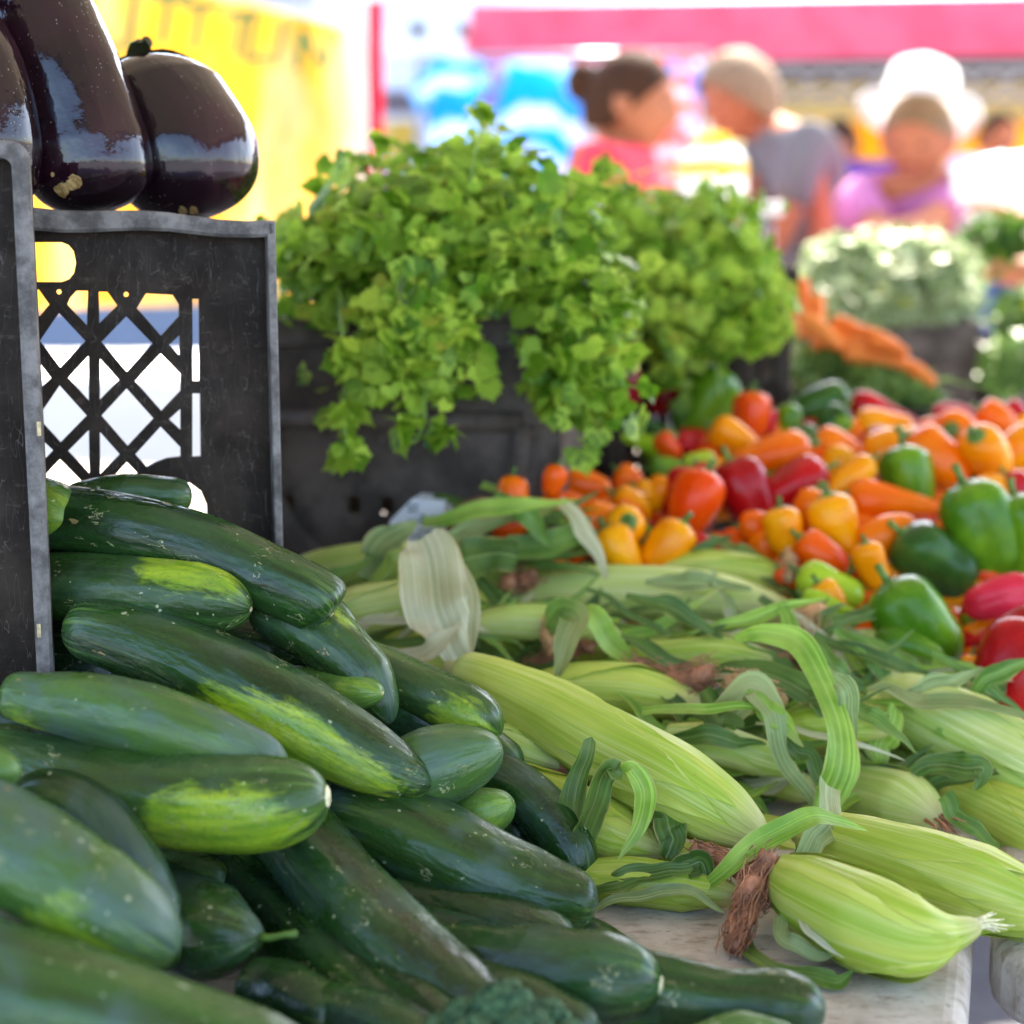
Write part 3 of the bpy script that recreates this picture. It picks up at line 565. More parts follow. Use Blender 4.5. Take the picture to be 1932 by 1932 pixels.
def slot_crate(name, label, o, ax, W_, H, dep, mat, front='arch', group='black plastic produce crates'):
    """o = right front bottom corner; ax points left along the front"""
    ax = Vector(ax).normalized(); bk = Vector((-ax.y, ax.x, 0)); bk = bk if bk.y > 0 else -bk; up = Vector((0, 0, 1)); o = Vector(o)
    root = empty(name, o + ax * W_ / 2 + bk * dep / 2, label, 'crate', group)
    def wall(nm, org, dx, dy, w__):
        holes = []
        if front == 'arch':
            for r_ in range(3):
                for k in range(int(w__ / .03) - 1):
                    if (k * 7 + r_ * 3) % 4 == 0: continue
                    x = .022 + k * .03; y = H * (.12 + r_ * .17); holes.append([Vector(p) for p in ((x, y), (x + .011, y), (x + .011, y + .016), (x, y + .016))])
            holes.append([Vector(p) for p in ((w__ * .38, H * .80), (w__ * .62, H * .80), (w__ * .62, H * .88), (w__ * .38, H * .88))])
        else:
            nx_, ny_ = int(w__ / .022), int(H / .03)
            for j in range(ny_ - 2):
                for k in range(nx_ - 1):
                    x = .014 + k * .022; y = .018 + j * .03; holes.append([Vector(p) for p in ((x, y), (x + .011, y), (x + .011, y + .020), (x, y + .020))])
        vs, fs = plate([Vector(p) for p in ((0, 0), (w__, 0), (w__, H - .004), (0, H - .004))], holes, lambda x, y, dd: org + dx * x + dy * dd + up * y, .004); return mk(nm, vs, fs, mat, root, smooth=False)
    wall('front_wall', o + ax * .005, ax, bk, W_ - .01); wall('back_wall', o + ax * .005 + bk * dep, ax, -bk, W_ - .01); wall('side_wall', o + bk * .005, bk, ax, dep - .01); wall('side_wall', o + ax * W_ + bk * .005, bk, -ax, dep - .01)
    MB().box(o + ax * .005 + bk * .005 + up * .002, ax * (W_ - .01), bk * (dep - .01), up * .004).build('base', mat, root)
    m = MB(); t = .012
    m.box(o - bk * .006 + up * (H - .02) - ax * .006, ax * (W_ + .012), bk * t, up * .02, .002); m.box(o + bk * (dep - .006) + up * (H - .02) - ax * .006, ax * (W_ + .012), bk * t, up * .02, .002)
    m.box(o - ax * .006 + bk * .0065 + up * (H - .0197), ax * t, bk * (dep - .013), up * .0194, .002); m.box(o + ax * (W_ - .006) + bk * .0065 + up * (H - .0197), ax * t, bk * (dep - .013), up * .0194, .002); m.build('rim', mat, root)
    for x in (0, W_ - .012): MB().box(o + ax * x - bk * .004, ax * .012, bk * .014, up * (H - .021), .002).build('corner_post', mat, root)
    if front == 'arch':
        m = MB(); q = [o - bk * .003 + ax * (W_ * (.5 + .40 * math.cos(t_))) + up * (H * .72 - H * .46 * math.sin(t_)) for t_ in np.linspace(0, math.pi, 25)]; m.tube(q, .010, 10)
        m.tube([o - bk * .003 + ax * W_ * .1 + up * H * .73, o - bk * .003 + ax * W_ * .9 + up * H * .73], .009, 8)
        for x in (.2, .62, .7): m.tube([o - bk * .002 + ax * W_ * x + up * .01, o - bk * .002 + ax * W_ * x + up * H * .28], .004, 6)
        m.build('moulded_ribs', mat, root, True)
    return root
O3 = onz(1052, 1040, ZT); dv = P(1052, 612, 1.40)
O3 = Vector((dv.x, dv.y, ZT + .001)); H3 = dv.z - ZT
slot_crate('produce_crate', 'black moulded crate with arched rib overflowing with the nearest cilantro', O3, (-.98, .14, 0), .30, H3, .24, M['crateb'])
O4v = P(1492, 512, 1.86); O4 = Vector((O4v.x, O4v.y, ZT + .001))
slot_crate('produce_crate', 'black crate with the smaller heap of cilantro left of the carrots', O4, (-1, -.05, 0), .22, O4v.z - ZT, .28, M['crate'], 'slots')
O5v = P(1172, 600, 1.66); slot_crate('produce_crate', 'narrow black crate wedged between the two cilantro crates', Vector((O5v.x, O5v.y, ZT + .001)), (-1, .1, 0), .075, O5v.z - ZT, .22, M['crate'], 'slots')
O6v = P(1842, 612, 2.75); slot_crate('produce_crate', 'dark slotted crate heaped with pale salad greens below the woman in pink', Vector((O6v.x, O6v.y, ZT + .001)), (-1, 0, 0), .30, O6v.z - ZT, .3, M['crateb'], 'slots')
O7v = P(2080, 650, 2.8); slot_crate('produce_crate', 'dark slotted crate at the right edge beside the salad crate', Vector((O7v.x, O7v.y, ZT + .001)), (-1, 0, 0), .20, O7v.z - ZT, .28, M['crateb'], 'slots')
O8v = P(1775, 775, 2.1); slot_crate('produce_crate', 'low black crate under the carrots behind the red pepper', Vector((O8v.x, O8v.y, ZT + .001)), (-1, 0, 0), .19, O8v.z - ZT, .26, M['crate'], 'slots')
# far stall table for those crates
tb = onz(1400, 780, ZT); folding_table(Vector((2.2, 2.62, ZT)), Vector((-1, 0, 0)), Vector((0, 1, 0)), 2.2, .75, 'far white folding table under the salad crates', top=ZT - .004)
# ------------------------------------------------------------------ cucumbers
def sdir(dx, dy, dz): return (MR @ Vector((dx, dy, dz))).normalized()      # screen right, up, toward the viewer
def cucumber(label, pts, rpx, e=(.13, .13), pw=(2.2, 2.2), belly=(), pale=.1, bloom=.3, end=None, lump=1., nr=130, ns=80, group=None, seed=None, fill=False):
    sd_ = seed if seed is not None else rng.random() * 100
    if fill: pts = [(u, v, min(D, .39 / ((v - 966) / F * .986 + .166) * .955 - .01) if v > 1300 else D) for u, v, D in pts]
    rr = random.Random(int(sd_ * 991)); W3 = [P(*p) for p in pts]
    Ds = np.interp(np.linspace(0, 1, len(rpx)), np.linspace(0, 1, len(pts)), [p[2] for p in pts]); rads = [r * D / F for r, D in zip(rpx, Ds)]
    ph = [rr.random() * 6.28 for _ in range(6)]
    warts = [(rr.random(), rr.random() * 6.28, rr.uniform(.006, .024) * lump) for _ in range(44)]
    def mul(SS, TH, L):
        m = 1 + .022 * lump * np.cos(5 * TH + ph[0] + SS * 1.2) * (1 - .5 * np.sin(SS * np.pi)) + .006 * lump * np.cos(11 * TH + SS * 5 + ph[4]) + .018 * lump * np.cos(2 * TH + ph[1] + SS * 3) + .014 * lump * np.sin(SS * 9 + ph[2]) + .010 * lump * np.cos(3 * TH + SS * 13 + ph[3])
        for s0, t0, h in warts:
            dt = (TH - t0 + np.pi) % (2 * np.pi) - np.pi
            m = m + h * np.exp(-((SS - s0) * L / .0045) ** 2 - (dt * .022 / .0036) ** 2)
        return m
    if fill: nr, ns = 40, 24
    g = sweep(W3, rads, nr, ns, e, pw, mul)
    V, N_ = g['V'], g['N']; b = np.zeros(len(V))
    for s0, hw, dr, st_ in belly:
        dv_ = np.array(tuple(sdir(*dr))); b = np.maximum(b, st_ * np.exp(-((g['s'] - s0) / hw) ** 2) * np.clip(N_ @ dv_ * 1.15 + .05, 0, 1))
    en = np.clip((np.abs(g['s'] - .5) - .22) / .25, 0, 1)
    o = mk('cucumber', V, g['F'], M['cuke'], attrs=dict(cyl=('FLOAT_VECTOR', g['cyl']), belly=('FLOAT', b), endness=('FLOAT', en)))
    o.color = (pale, bloom, 0, 1); tag(o, label, 'cucumber', group or 'cucumbers piled at the front of the stall')
    if end:
        side = -1; c = Vector(g['C'][side]); t = Vector(g['T'][side]); r = rads[-1]
        if end == 'stem':
            MB().tube([c - t * .002, c + t * .006, c + t * .012 + Vector((.002, 0, .002)), c + t * .016 + Vector((.005, 0, .003))], [.0026, .0018, .0016, .0019], 8).build('stem', M['pstem'], o, True)
        else:
            k = {'scar': .13, 'cream': .36}[end]; a = t.cross(Vector((0, 0, 1))).normalized(); b_ = t.cross(a)
            MB().ell(c - t * (r * k * .12), a * r * k, b_ * r * k * .8, t * r * (.05 if k < .2 else .10), 20, 10).build('blossom_scar', M['scarp'] if end == 'cream' else M['scar'], o, True)
    return o
G = 'group'
cucumber('long dark curved cucumber lying highest, across the front of the lattice crate', [(20, 985, 1.0), (120, 982, 1.0), (250, 1000, .99), (380, 1035, .98), (490, 1085, .975), (590, 1130, .97), (626, 1160, .97)], [60, 64, 66, 66, 66, 62, 56], e=(.1, .13), bloom=.15, pale=.05, end='scar', seed=3.3)
cucumber('stubby bright green cucumber end poking out right of the crate post', [(-80, 930, 1.06), (20, 945, 1.03), (90, 965, 1.0), (150, 985, .985)], [50, 58, 62, 55], e=(.2, .3), pale=.75, bloom=.2, end='scar', belly=[(.8, .3, (-.3, 0, 1), .8)], seed=5.1)
cucumber('half hidden cucumber lying against the lattice behind the highest cucumber', [(120, 950, 1.03), (240, 932, 1.03), (362, 938, 1.03)], [34, 38, 32], pale=.25, bloom=.5, seed=9.)
cucumber('cucumber with yellow upper side and pale scratches below the highest one', [(-20, 1125, 1.0), (120, 1112, .985), (250, 1118, .97), (370, 1130, .955), (474, 1150, .95)], [68, 70, 72, 68, 52], e=(.1, .2), belly=[(.78, .22, (.25, 1, .2), 1.0)], bloom=.3, pale=.12, end='scar', seed=12.)
cucumber('large sharp cucumber with a lime yellow belly in the middle of the pile', [(122, 1185, .955), (200, 1195, .95), (330, 1240, .94), (450, 1300, .93), (570, 1362, .925), (690, 1428, .92), (770, 1466, .92), (816, 1482, .92)], [52, 64, 76, 84, 84, 70, 48, 26], e=(.1, .12), belly=[(.62, .24, (-.35, -.75, .75), 1.25), (.9, .12, (0, -1, .3), .5)], bloom=.35, pale=.05, end='scar', seed=21.4)
cucumber('matt grey green cucumber with long ridges left of the lime bellied one', [(0, 1308, .865), (60, 1318, .865), (160, 1332, .865), (280, 1362, .865), (400, 1402, .87), (540, 1455, .88)], [40, 52, 68, 72, 66, 50], e=(.1, .1), pale=.55, bloom=1., belly=[(.2, .2, (-.3, -1, .4), .6)], lump=1.3, seed=31.)
cucumber('thick cucumber with bright green belly and round cream cut end', [(-60, 1420, .90), (80, 1455, .88), (220, 1492, .865), (360, 1512, .855), (480, 1516, .85), (620, 1502, .85)], [70, 80, 86, 92, 92, 74], e=(.1, .16), pw=(2.2, 2.4), belly=[(.72, .24, (-.1, -.7, .9), 1.15)], pale=.3, bloom=.1, end='cream', seed=41.)
cucumber('big blurred green cucumber in front at the left edge', [(-160, 1520, .77), (-40, 1570, .76), (80, 1640, .75), (190, 1710, .745), (335, 1800, .745)], [90, 102, 108, 104, 80], e=(.1, .2), pale=.45, bloom=.9, belly=[(.8, .3, (0, -.8, .6), .8)], seed=51.)
cucumber('dark warty curved cucumber arching behind the big blurred one', [(30, 1530, .85), (95, 1505, .84), (175, 1545, .83), (240, 1625, .82), (290, 1720, .815), (320, 1830, .81)], [44, 56, 60, 60, 56, 46], e=(.12, .12), pale=.1, bloom=.9, lump=1.8, seed=61.)
cucumber('bluish bloomy cucumber filling the bottom left corner', [(-220, 1800, .72), (-60, 1850, .71), (120, 1905, .70), (300, 1965, .70), (480, 2020, .70), (600, 2060, .70)], [110, 122, 128, 124, 110, 80], pale=.3, bloom=1., seed=71.)
cucumber('ribbed dark cucumber end pointing at the viewer with a short pale stem', [(250, 1690, .93), (330, 1725, .87), (400, 1760, .825), (492, 1768, .81)], [80, 86, 88, 62], e=(.2, .42), bloom=.7, pale=.05, lump=1.7, end='stem', seed=81.)
cucumber('small olive cucumber end squeezed under the cream ended cucumber', [(200, 1630, .97), (320, 1648, .93), (426, 1655, .90)], [42, 46, 36], e=(.2, .25), pale=.5, bloom=.3, seed=91.)
cucumber('very dark cucumber running down between the ribbed end and the long diagonal one', [(415, 1625, .93), (500, 1705, .90), (600, 1810, .85), (720, 1940, .785), (800, 2040, .75)], [44, 72, 84, 84, 60], e=(.12, .12), bloom=.25, pale=.0, seed=101.)
cucumber('long dark speckled cucumber running diagonally down to the broccoli', [(490, 1500, .94), (570, 1590, .90), (660, 1700, .86), (760, 1800, .825), (860, 1880, .795), (970, 1960, .77)], [76, 82, 86, 88, 84, 60], e=(.1, .12), bloom=.45, pale=.05, lump=1.3, seed=112.)
cucumber('wide blue grey cucumber with water drops near its tip', [(600, 1525, .95), (700, 1548, .93), (800, 1590, .92), (900, 1640, .91), (1000, 1680, .905), (1080, 1700, .90), (1127, 1708, .90)], [58, 76, 88, 90, 82, 62, 44], e=(.1, .12), bloom=.9, pale=.12, belly=[(.85, .2, (.2, -.9, .4), .35)], seed=121.)
cucumber('pale grey cucumber lying crossways under the tip of the lime bellied one', [(640, 1520, .97), (730, 1482, .955), (820, 1448, .94), (947, 1408, .935)], [66, 74, 78, 58], e=(.12, .26), pale=.6, bloom=1., seed=131.)
cucumber('short yellow green cucumber end between two grey cucumbers', [(780, 1590, .99), (870, 1550, .96), (968, 1514, .945)], [46, 54, 44], e=(.2, .36), pale=.95, bloom=.0, belly=[(.8, .5, (.2, 0, 1), .8)], seed=141.)
cucumber('tiny green cucumber tip beside the yellow green end', [(760, 1575, .97), (857, 1546, .95)], [30, 24], e=(.3, .4), pale=.5, seed=151.)
cucumber('slate blue cucumber curving down beside the corn', [(860, 1420, 1.02), (960, 1478, 1.0), (1030, 1540, .985), (1075, 1610, .975), (1088, 1668, .97)], [44, 50, 56, 52, 36], e=(.15, .16), bloom=.85, pale=.0, seed=161.)
cucumber('tapering green cucumber hanging down under the tip of the highest one', [(480, 1130, 1.0), (560, 1170, .99), (630, 1218, .985), (690, 1280, .98), (738, 1365, .975)], [52, 60, 62, 58, 22], e=(.12, .1), bloom=.6, pale=.2, belly=[(.4, .2, (.5, .6, .4), .55)], lump=1.5, seed=171.)
cucumber('short lime cucumber end with a pale dot above the lime bellied one', [(520, 1290, 1.0), (610, 1300, .98), (722, 1308, .96)], [38, 42, 36], e=(.2, .32), pale=.9, bloom=.0, belly=[(.8, .5, (.2, 0, 1), .7)], end='scar', seed=181.)
cucumber('glossy green cucumber with lime underside touching the big corn ear', [(640, 1230, 1.03), (730, 1275, 1.02), (820, 1315, 1.01), (890, 1350, 1.0), (945, 1385, .995)], [44, 52, 56, 54, 36], e=(.15, .16), pale=.3, bloom=.1, belly=[(.75, .3, (0, -.3, 1), .75)], lump=1.4, seed=191.)
cucumber('dark olive cucumber with pale round end scar lying lowest in the middle', [(780, 1800, .86), (900, 1818, .835), (1020, 1832, .815), (1140, 1845, .80), (1248, 1858, .795)], [60, 80, 90, 88, 62], e=(.12, .2), pw=(2.2, 2.5), bloom=.35, pale=.05, end='cream', belly=[(.9, .1, (0, 0, 1), .3)], seed=201.)
cucumber('bluish cucumber mostly hidden behind the lowest middle one', [(1000, 1720, .93), (1120, 1790, .90), (1255, 1850, .88)], [46, 52, 34], bloom=.9, pale=0., seed=211.)
cucumber('lumpy blue green cucumber lying on the bare tabletop', [(1120, 1880, .815), (1240, 1868, .81), (1360, 1888, .80), (1470, 1896, .795), (1558, 1910, .79)], [56, 66, 62, 64, 48], e=(.12, .14), bloom=.8, pale=.08, lump=2.4, seed=221.)
cucumber('light green cucumber tip cropped by the bottom edge of the photo', [(1290, 1985, .765), (1400, 1960, .765), (1500, 1975, .765)], [40, 52, 40], pale=.7, bloom=.6, seed=231.)
cucumber('bright green cucumber tip at the left edge beside the warty one', [(-120, 1440, .82), (-30, 1448, .80), (38, 1458, .795)], [42, 46, 36], e=(.2, .4), pale=.85, bloom=.1, seed=241.)
cucumber('pale rimmed cucumber sliver behind the tapering green one', [(560, 1120, 1.02), (630, 1170, 1.02), (668, 1250, 1.02)], [34, 38, 26], pale=.3, bloom=.5, seed=251.)
# deeper layers of the pile that show only as dark gaps
FL = [((-60, 1250, 1.02), (420, 1290, 1.02)), ((60, 1200, 1.03), (560, 1230, 1.03)), ((120, 1400, 1.0), (640, 1460, .99)), ((-80, 1360, .95), (300, 1420, .96)), ((380, 1560, 1.0), (720, 1640, .97)), 
       ((700, 1700, .97), (1080, 1790, .94)), ((760, 1420, 1.03), (1010, 1600, 1.02)), ((480, 1240, 1.04), (720, 1400, 1.04)), ((850, 1860, .87), (1120, 1960, .84)), 
      ((620, 1480, 1.01), (960, 1640, .99)), ((-100, 1660, .86), (260, 1860, .82)), ((60, 1060, 1.06), (480, 1200, 1.06)), ((200, 1500, .98), (520, 1580, .97)), ((600, 1900, .86), (860, 2010, .83)), ((560, 1800, .90), (820, 1900, .90)), ((700, 1860, .88), (900, 2000, .86)), ((230, 1890, .83), (520, 1990, .80)), ((680, 1310, 1.03), (980, 1470, 1.01)), ((460, 1860, .84), (640, 1930, .82)), ((740, 1760, .90), (1010, 1850, .875))]
for i, (a, b_) in enumerate(FL):
    m_ = tuple((x + y) / 2 for x, y in zip(a, b_)); m_ = (m_[0], m_[1] - 12, m_[2])
    cucumber('dark cucumber buried in the lower layers of the cucumber pile', [a, m_, b_], [58, 66, 52], pale=0, bloom=.15, fill=True, group='cucumbers buried in the lower layers of the pile', seed=300. + i)
# water drops on the wide blue-grey cucumber
wd = NB('water'); wd.out((.9, .95, 1), .02, .5); wd.b.inputs['Transmission Weight'].default_value = 1; wd.b.inputs['IOR'].default_value = 1.33

# ------------------------------------------------------------------ eggplants
def eggplant(label, pts, rpx, e, pw, scar=None, cal=None, seed=1., sr=.009):
    W3 = [P(*p) for p in pts]; rads = [r * pts[0][2] / F for r in rpx]; rr = random.Random(int(seed))
    ph = [rr.random() * 6.28 for _ in range(5)]
    mul = lambda SS, TH, L: 1 + .022 * np.cos(2 * TH + ph[0]) + .012 * np.cos(3 * TH + ph[1] + SS * 2) + .010 * np.sin(SS * 8 + TH * 2 + ph[2]) * np.cos(TH + ph[3])
    g = sweep(W3, rads, 110, 96, e, pw, mul); b = np.zeros(len(g['V']))
    for su, sv, k in (scar or []):
        rd = ray(su, sv).normalized(); dd = np.array(tuple(rd)); rel = g['V'] - np.array(tuple(EYE)); al = rel @ dd; off = np.linalg.norm(rel - al[:, None] * dd, axis=1)
        front = (g['N'] @ dd) < .1; b = np.maximum(b, np.exp(-(off / (sr * k)) ** 2) * front)
    root = empty('eggplant', g['V'][g['V'][:, 2].argmin()], label, 'eggplant', 'eggplants on top of the crate')
    mk('body', g['V'], g['F'], M['egg'], root, attrs=dict(cyl=('FLOAT_VECTOR', g['cyl']), belly=('FLOAT', b)))
    c = Vector(g['C'][-1]); t = Vector(g['T'][-1]); a = t.cross(Vector((0, 0, 1))).normalized(); b_ = t.cross(a); r = rads[-1]
    cm = simple('dry_calyx', (.045, .05, .018), .7, .4, 60)
    vs = []; fs = []
    for k in range(5):
        th = k * 1.257 + seed
        for i in range(6):
            x = i / 5; rad = r * (.25 + .95 * x); wdt = r * .32 * (1 - x) ** .8 + .0004; dn = (a * math.cos(th) + b_ * math.sin(th)); sdv = (a * -math.sin(th) + b_ * math.cos(th))
            h = .004 - .45 * rad * x * x + (.006 if k % 2 else 0) * x
            for q in (-1, 0, 1): vs.append(c + dn * rad + sdv * wdt * q + t * (h + (.0015 if q == 0 else 0)))
        n_ = k * 18; fs += [(n_ + i * 3 + q, n_ + i * 3 + q + 1, n_ + i * 3 + q + 4, n_ + i * 3 + q + 3) for i in range(5) for q in (0, 1)]
    mk('calyx', vs, fs, cm, root)
    MB().tube([c - t * .004, c + t * .008, c + t * .018 + a * .004, c + t * .024 + a * .012], [.006, .0042, .0036, .0045], 10).build('stem', cm, root, True)
    return root
eggplant('squat eggplant furthest right on the crate, its dry calyx showing on top', [(380, 409, 1.12), (348, 300, 1.12), (296, 205, 1.13), (268, 128, 1.14)], [112, 142, 134, 84], (.26, .26), (2.6, 2.2), [(345, 398, .5), (365, 397, .5)], seed=3)
eggplant('tall glossy eggplant with a tan scar, middle of the three', [(186, 398, 1.06), (160, 280, 1.06), (115, 130, 1.055), (58, -30, 1.055), (5, -170, 1.055)], [110, 122, 112, 92, 66], (.16, .15), (2.3, 2.2), [(118, 358, .7), (140, 345, .8), (98, 330, .25)], seed=8)
eggplant('eggplant cropped by the left edge of the photo, behind the taller crate rim', [(-50, 392, 1.01), (-38, 270, 1.005), (-62, 130, 1.0), (-130, -20, 1.0)], [105, 119, 106, 80], (.2, .15), (2.3, 2.2), seed=5)

# ------------------------------------------------------------------ sweet corn
def leaf_geo(pts, wpx, fold=.25, twist=(0, 0), hint=(0, .5, 1), curl=0., n=36, m=8, wav=.12, seed=0.):
    W3 = [P(*p) for p in pts]; s = np.linspace(0, 1, n); C = catmull(W3, s) + np.array([tuple(Vector((noise.noise(Vector((x * 3.5, seed, 0))), noise.noise(Vector((x * 3.5, seed, 5))), noise.noise(Vector((x * 3.5, seed, 9))))) * .004) for x in s]); T = np.gradient(C, axis=0); T /= np.linalg.norm(T, axis=1)[:, None]
    L = np.linalg.norm(np.diff(C, axis=0), axis=1).sum(); D = np.mean([p[2] for p in pts]); w_ = np.interp(s, np.linspace(0, 1, len(wpx)), wpx) * D / F / 2
    k = np.hanning(7); k /= k.sum(); w_ = np.convolve(np.pad(w_, 3, 'edge'), k, 'valid'); w_ = w_ * np.array([1 + .13 * noise.noise(Vector((x * 6, seed, 1.))) for x in s]); w_[-1] = min(w_[-1], .0004)
    h = np.array(tuple(sdir(*hint))); vs = []; cy = []; be = []
    for i in range(n):
        a = np.cross(T[i], h); a /= np.linalg.norm(a) + 1e-9; nn = np.cross(a, T[i]); tw = R(twist[0] + (twist[1] - twist[0]) * s[i])
        a2 = a * math.cos(tw) + nn * math.sin(tw); n2 = -a * math.sin(tw) + nn * math.cos(tw)
        for j in range(m + 1):
            t = j / m * 2 - 1; off = fold * w_[i] * (abs(t) ** 1.4) + w_[i] * wav * .7 * math.sin(s[i] * 13 + seed + t * 2) * t * t + curl * w_[i] * t * t * t
            off += w_[i] * wav * 1.3 * noise.noise(Vector((s[i] * 5 + seed, t * 1.6, seed * 3))) 
            vs.append(C[i] + a2 * (w_[i] * t) + n2 * off); cy.append((t * w_[i], seed * .01, s[i] * L)); be.append(abs(t))
    fs = [(i * (m + 1) + j, i * (m + 1) + j + 1, (i + 1) * (m + 1) + j + 1, (i + 1) * (m + 1) + j) for i in range(n - 1) for j in range(m)]
    return vs, fs, cy, be
def leaf(parent, pts, wpx, mat='leaf', name='leaf', **k):
    k.setdefault('seed', rng.random() * 50); vs, fs, cy, be = leaf_geo(pts, wpx, **k)
    return mk(name, vs, fs, M[mat], parent, attrs=dict(cyl=('FLOAT_VECTOR', cy), belly=('FLOAT', be)))
def silk(parent, pts, spread, n=60, mat='silk', rad=.00024, seed=1):
    n = int(n * 2.4); rr = random.Random(seed); W3 = [P(*p) for p in pts]; D = pts[0][2]; sp = spread * D / F; m = MB()
    for i in range(n):
        a, b_ = sorted((rr.random(), rr.random())); b_ = min(1, max(b_, a + .35)); a = max(0, b_ - .8) if b_ - a < .35 else a
        C = catmull(W3, np.linspace(a, b_, 7)); o = Vector((rr.gauss(0, 1), rr.gauss(0, 1), rr.gauss(0, 1))) * sp * .45
        ps_ = [Vector(c) + o + Vector((rr.gauss(0, 1), rr.gauss(0, 1), rr.gauss(0, 1))) * sp * .16 for c in C]; m.tube([Vector(c) for c in catmull(ps_, np.linspace(0, 1, 14))], rad * rr.uniform(.8, 2.0), 4)
    # matted core
    C = catmull(W3, np.linspace(0, 1, 12))
    m.tube([Vector(c) + Vector((rr.gauss(0, 1), rr.gauss(0, 1), rr.gauss(0, 1))) * sp * .15 for c in C], [sp * .45 + rr.random() * sp * .4 for _ in C], 12)
    return m.build('silk', M[mat], parent, True)
def corn(label, pts, rpx, mat='husk', sheaths=3, e=(.06, .1), tip=None, butt=True, group='sweet corn ears in husks', seed=None, fill=False):
    sd_ = seed if seed is not None else rng.random() * 100; rr = random.Random(int(sd_ * 77))
    W3 = [P(*p) for p in pts]; Ds = np.interp(np.linspace(0, 1, len(rpx)), np.linspace(0, 1, len(pts)), [p[2] for p in pts]); rads = [r * D / F for r, D in zip(rpx, Ds)]
    ph = [rr.random() * 6.28 for _ in range(4)]
    mul = lambda SS, TH, L: 1 + .005 * np.cos(24 * TH + ph[0] + SS * 3) + .025 * np.cos(3 * TH + ph[1] + SS * 4) + .014 * np.cos(9 * TH + ph[2] + SS * 5) + .012 * np.sin(SS * 14 + ph[3])
    g = sweep(W3, rads, 60 if not fill else 30, 96 if not fill else 40, e, (2, 1.8), mul); V = list(map(tuple, g['V'])); Fs = list(g['F']); cyl = list(map(tuple, g['cyl'])); sp = list(g['s'])
    C, T = g['C'], g['T']; nS = len(C); r_s = np.interp(np.linspace(0, 1, nS), np.linspace(0, 1, len(rads)), rads); _, A_, B_ = frames(C)
    for k in range(sheaths):
        tc = rr.random() * 6.28 if k else ph[0]; s_end = rr.uniform(.72, .97); hw0 = rr.uniform(.9, 1.6); drift = rr.uniform(-.9, .9); n0 = len(V); nn, mm = 44, 16
        for i in range(nn):
            s = i / (nn - 1) * s_end; ii = min(int(s * (nS - 1)), nS - 2); ff = s * (nS - 1) - ii
            # centre-line index is non uniform in s; look it up through stored s values
            sv = g['s'][:-2].reshape(nS, -1)[:, 0]; x = np.interp(s, sv, np.arange(nS)); i0 = min(int(x), nS - 2); fr = x - i0
            c = C[i0] * (1 - fr) + C[i0 + 1] * fr; a = A_[i0]; b_ = B_[i0]; rad = np.interp(s, np.linspace(0, 1, len(rads)), rads) * (1.035 + .012 * k)
            if s < e[0]: rad *= math.sqrt(max(.05, 1 - (1 - s / e[0]) ** 2))
            if s > 1 - e[1]: rad *= (max(.02, 1 - ((s - 1 + e[1]) / e[1]) ** 1.8)) ** .55
            hw = hw0 * max(0., 1 - (i / (nn - 1)) ** 1.7) * (1 + .10 * noise.noise(Vector((s * 16, k * 5., sd_)))) + .012
            for j in range(mm + 1):
                t = j / mm * 2 - 1; th = tc + drift * s + hw * t; lift = 1 + .010 * k + (.035 + .03 * noise.noise(Vector((s * 9, k * 3 + (1 if t > 0 else 0), sd_)))) * (abs(t) ** 6) * (1 if i < nn - 6 else .2) + .005 * math.cos(26 * th)
                V.append(tuple(c + (a * math.cos(th) + b_ * math.sin(th)) * rad * lift)); cyl.append((math.cos(th) * rads[1] + k, math.sin(th) * rads[1], s * g['L'])); sp.append(s * .8)
        Fs += [(n0 + i * (mm + 1) + j, n0 + i * (mm + 1) + j + 1, n0 + (i + 1) * (mm + 1) + j + 1, n0 + (i + 1) * (mm + 1) + j) for i in range(nn - 1) for j in range(mm)]
    V = np.array(V); root = empty('corn_ear', V[V[:, 2].argmin()], label, 'corn', group)
    mk('husk', V, Fs, M[mat], root, attrs=dict(cyl=('FLOAT_VECTOR', cyl), sp=('FLOAT', sp)))
    if butt:
        c, t = Vector(C[0]), Vector(T[0]); r = rads[0]
        MB().tube([c + t * r * .4, c - t * r * .1, c - t * r * .5], [r * .62, r * .5, r * .46], 14).build('stem', M['stem'], root, True)
    if tip:
        c, t = Vector(C[-1]), Vector(T[-1]); m = MB(); r = max(rads[-1], .005)
        for i in range(tip[1]):
            dv = Vector((rr.gauss(0, 1), rr.gauss(0, 1), rr.gauss(0, 1))) * tip[2]; a = c - t * .008 + dv * .004
            m.tube([a, c + t * .003 + dv * .005, c + t * (.008 + rr.random() * .008) + dv * .010 + Vector((0, 0, -.003))], [.0014, .0009, .0003], 5)
        m.build('silk', M[tip[0]], root, True)
    return root
K1 = corn('largest yellow green corn ear running from the cucumbers down to the right', [(860, 1268, 1.10), (940, 1300, 1.08), (1040, 1350, 1.06), (1150, 1415, 1.03), (1270, 1478, 1.0), (1370, 1538, .985), (1456, 1592, .975)], [40, 52, 66, 78, 80, 64, 20], sheaths=4, e=(.04, .08), seed=11.)
K2 = corn('front corn ear with a ragged pale tip overhanging the table corner', [(1478, 1655, .945), (1545, 1690, .905), (1640, 1735, .872), (1725, 1766, .858), (1790, 1762, .862), (1852, 1745, .868)], [46, 76, 90, 76, 38, 14], 'husk', 5, e=(.08, .06), tip=('scarp', 14, .32), seed=22.)
K3 = corn('long corn ear lying behind the front one and running off the right edge', [(1520, 1575, 1.02), (1610, 1600, .985), (1730, 1640, .955), (1850, 1678, .93), (1950, 1712, .915), (2010, 1735, .90)], [44, 60, 76, 80, 60, 20], 'husk', 4, seed=33.)
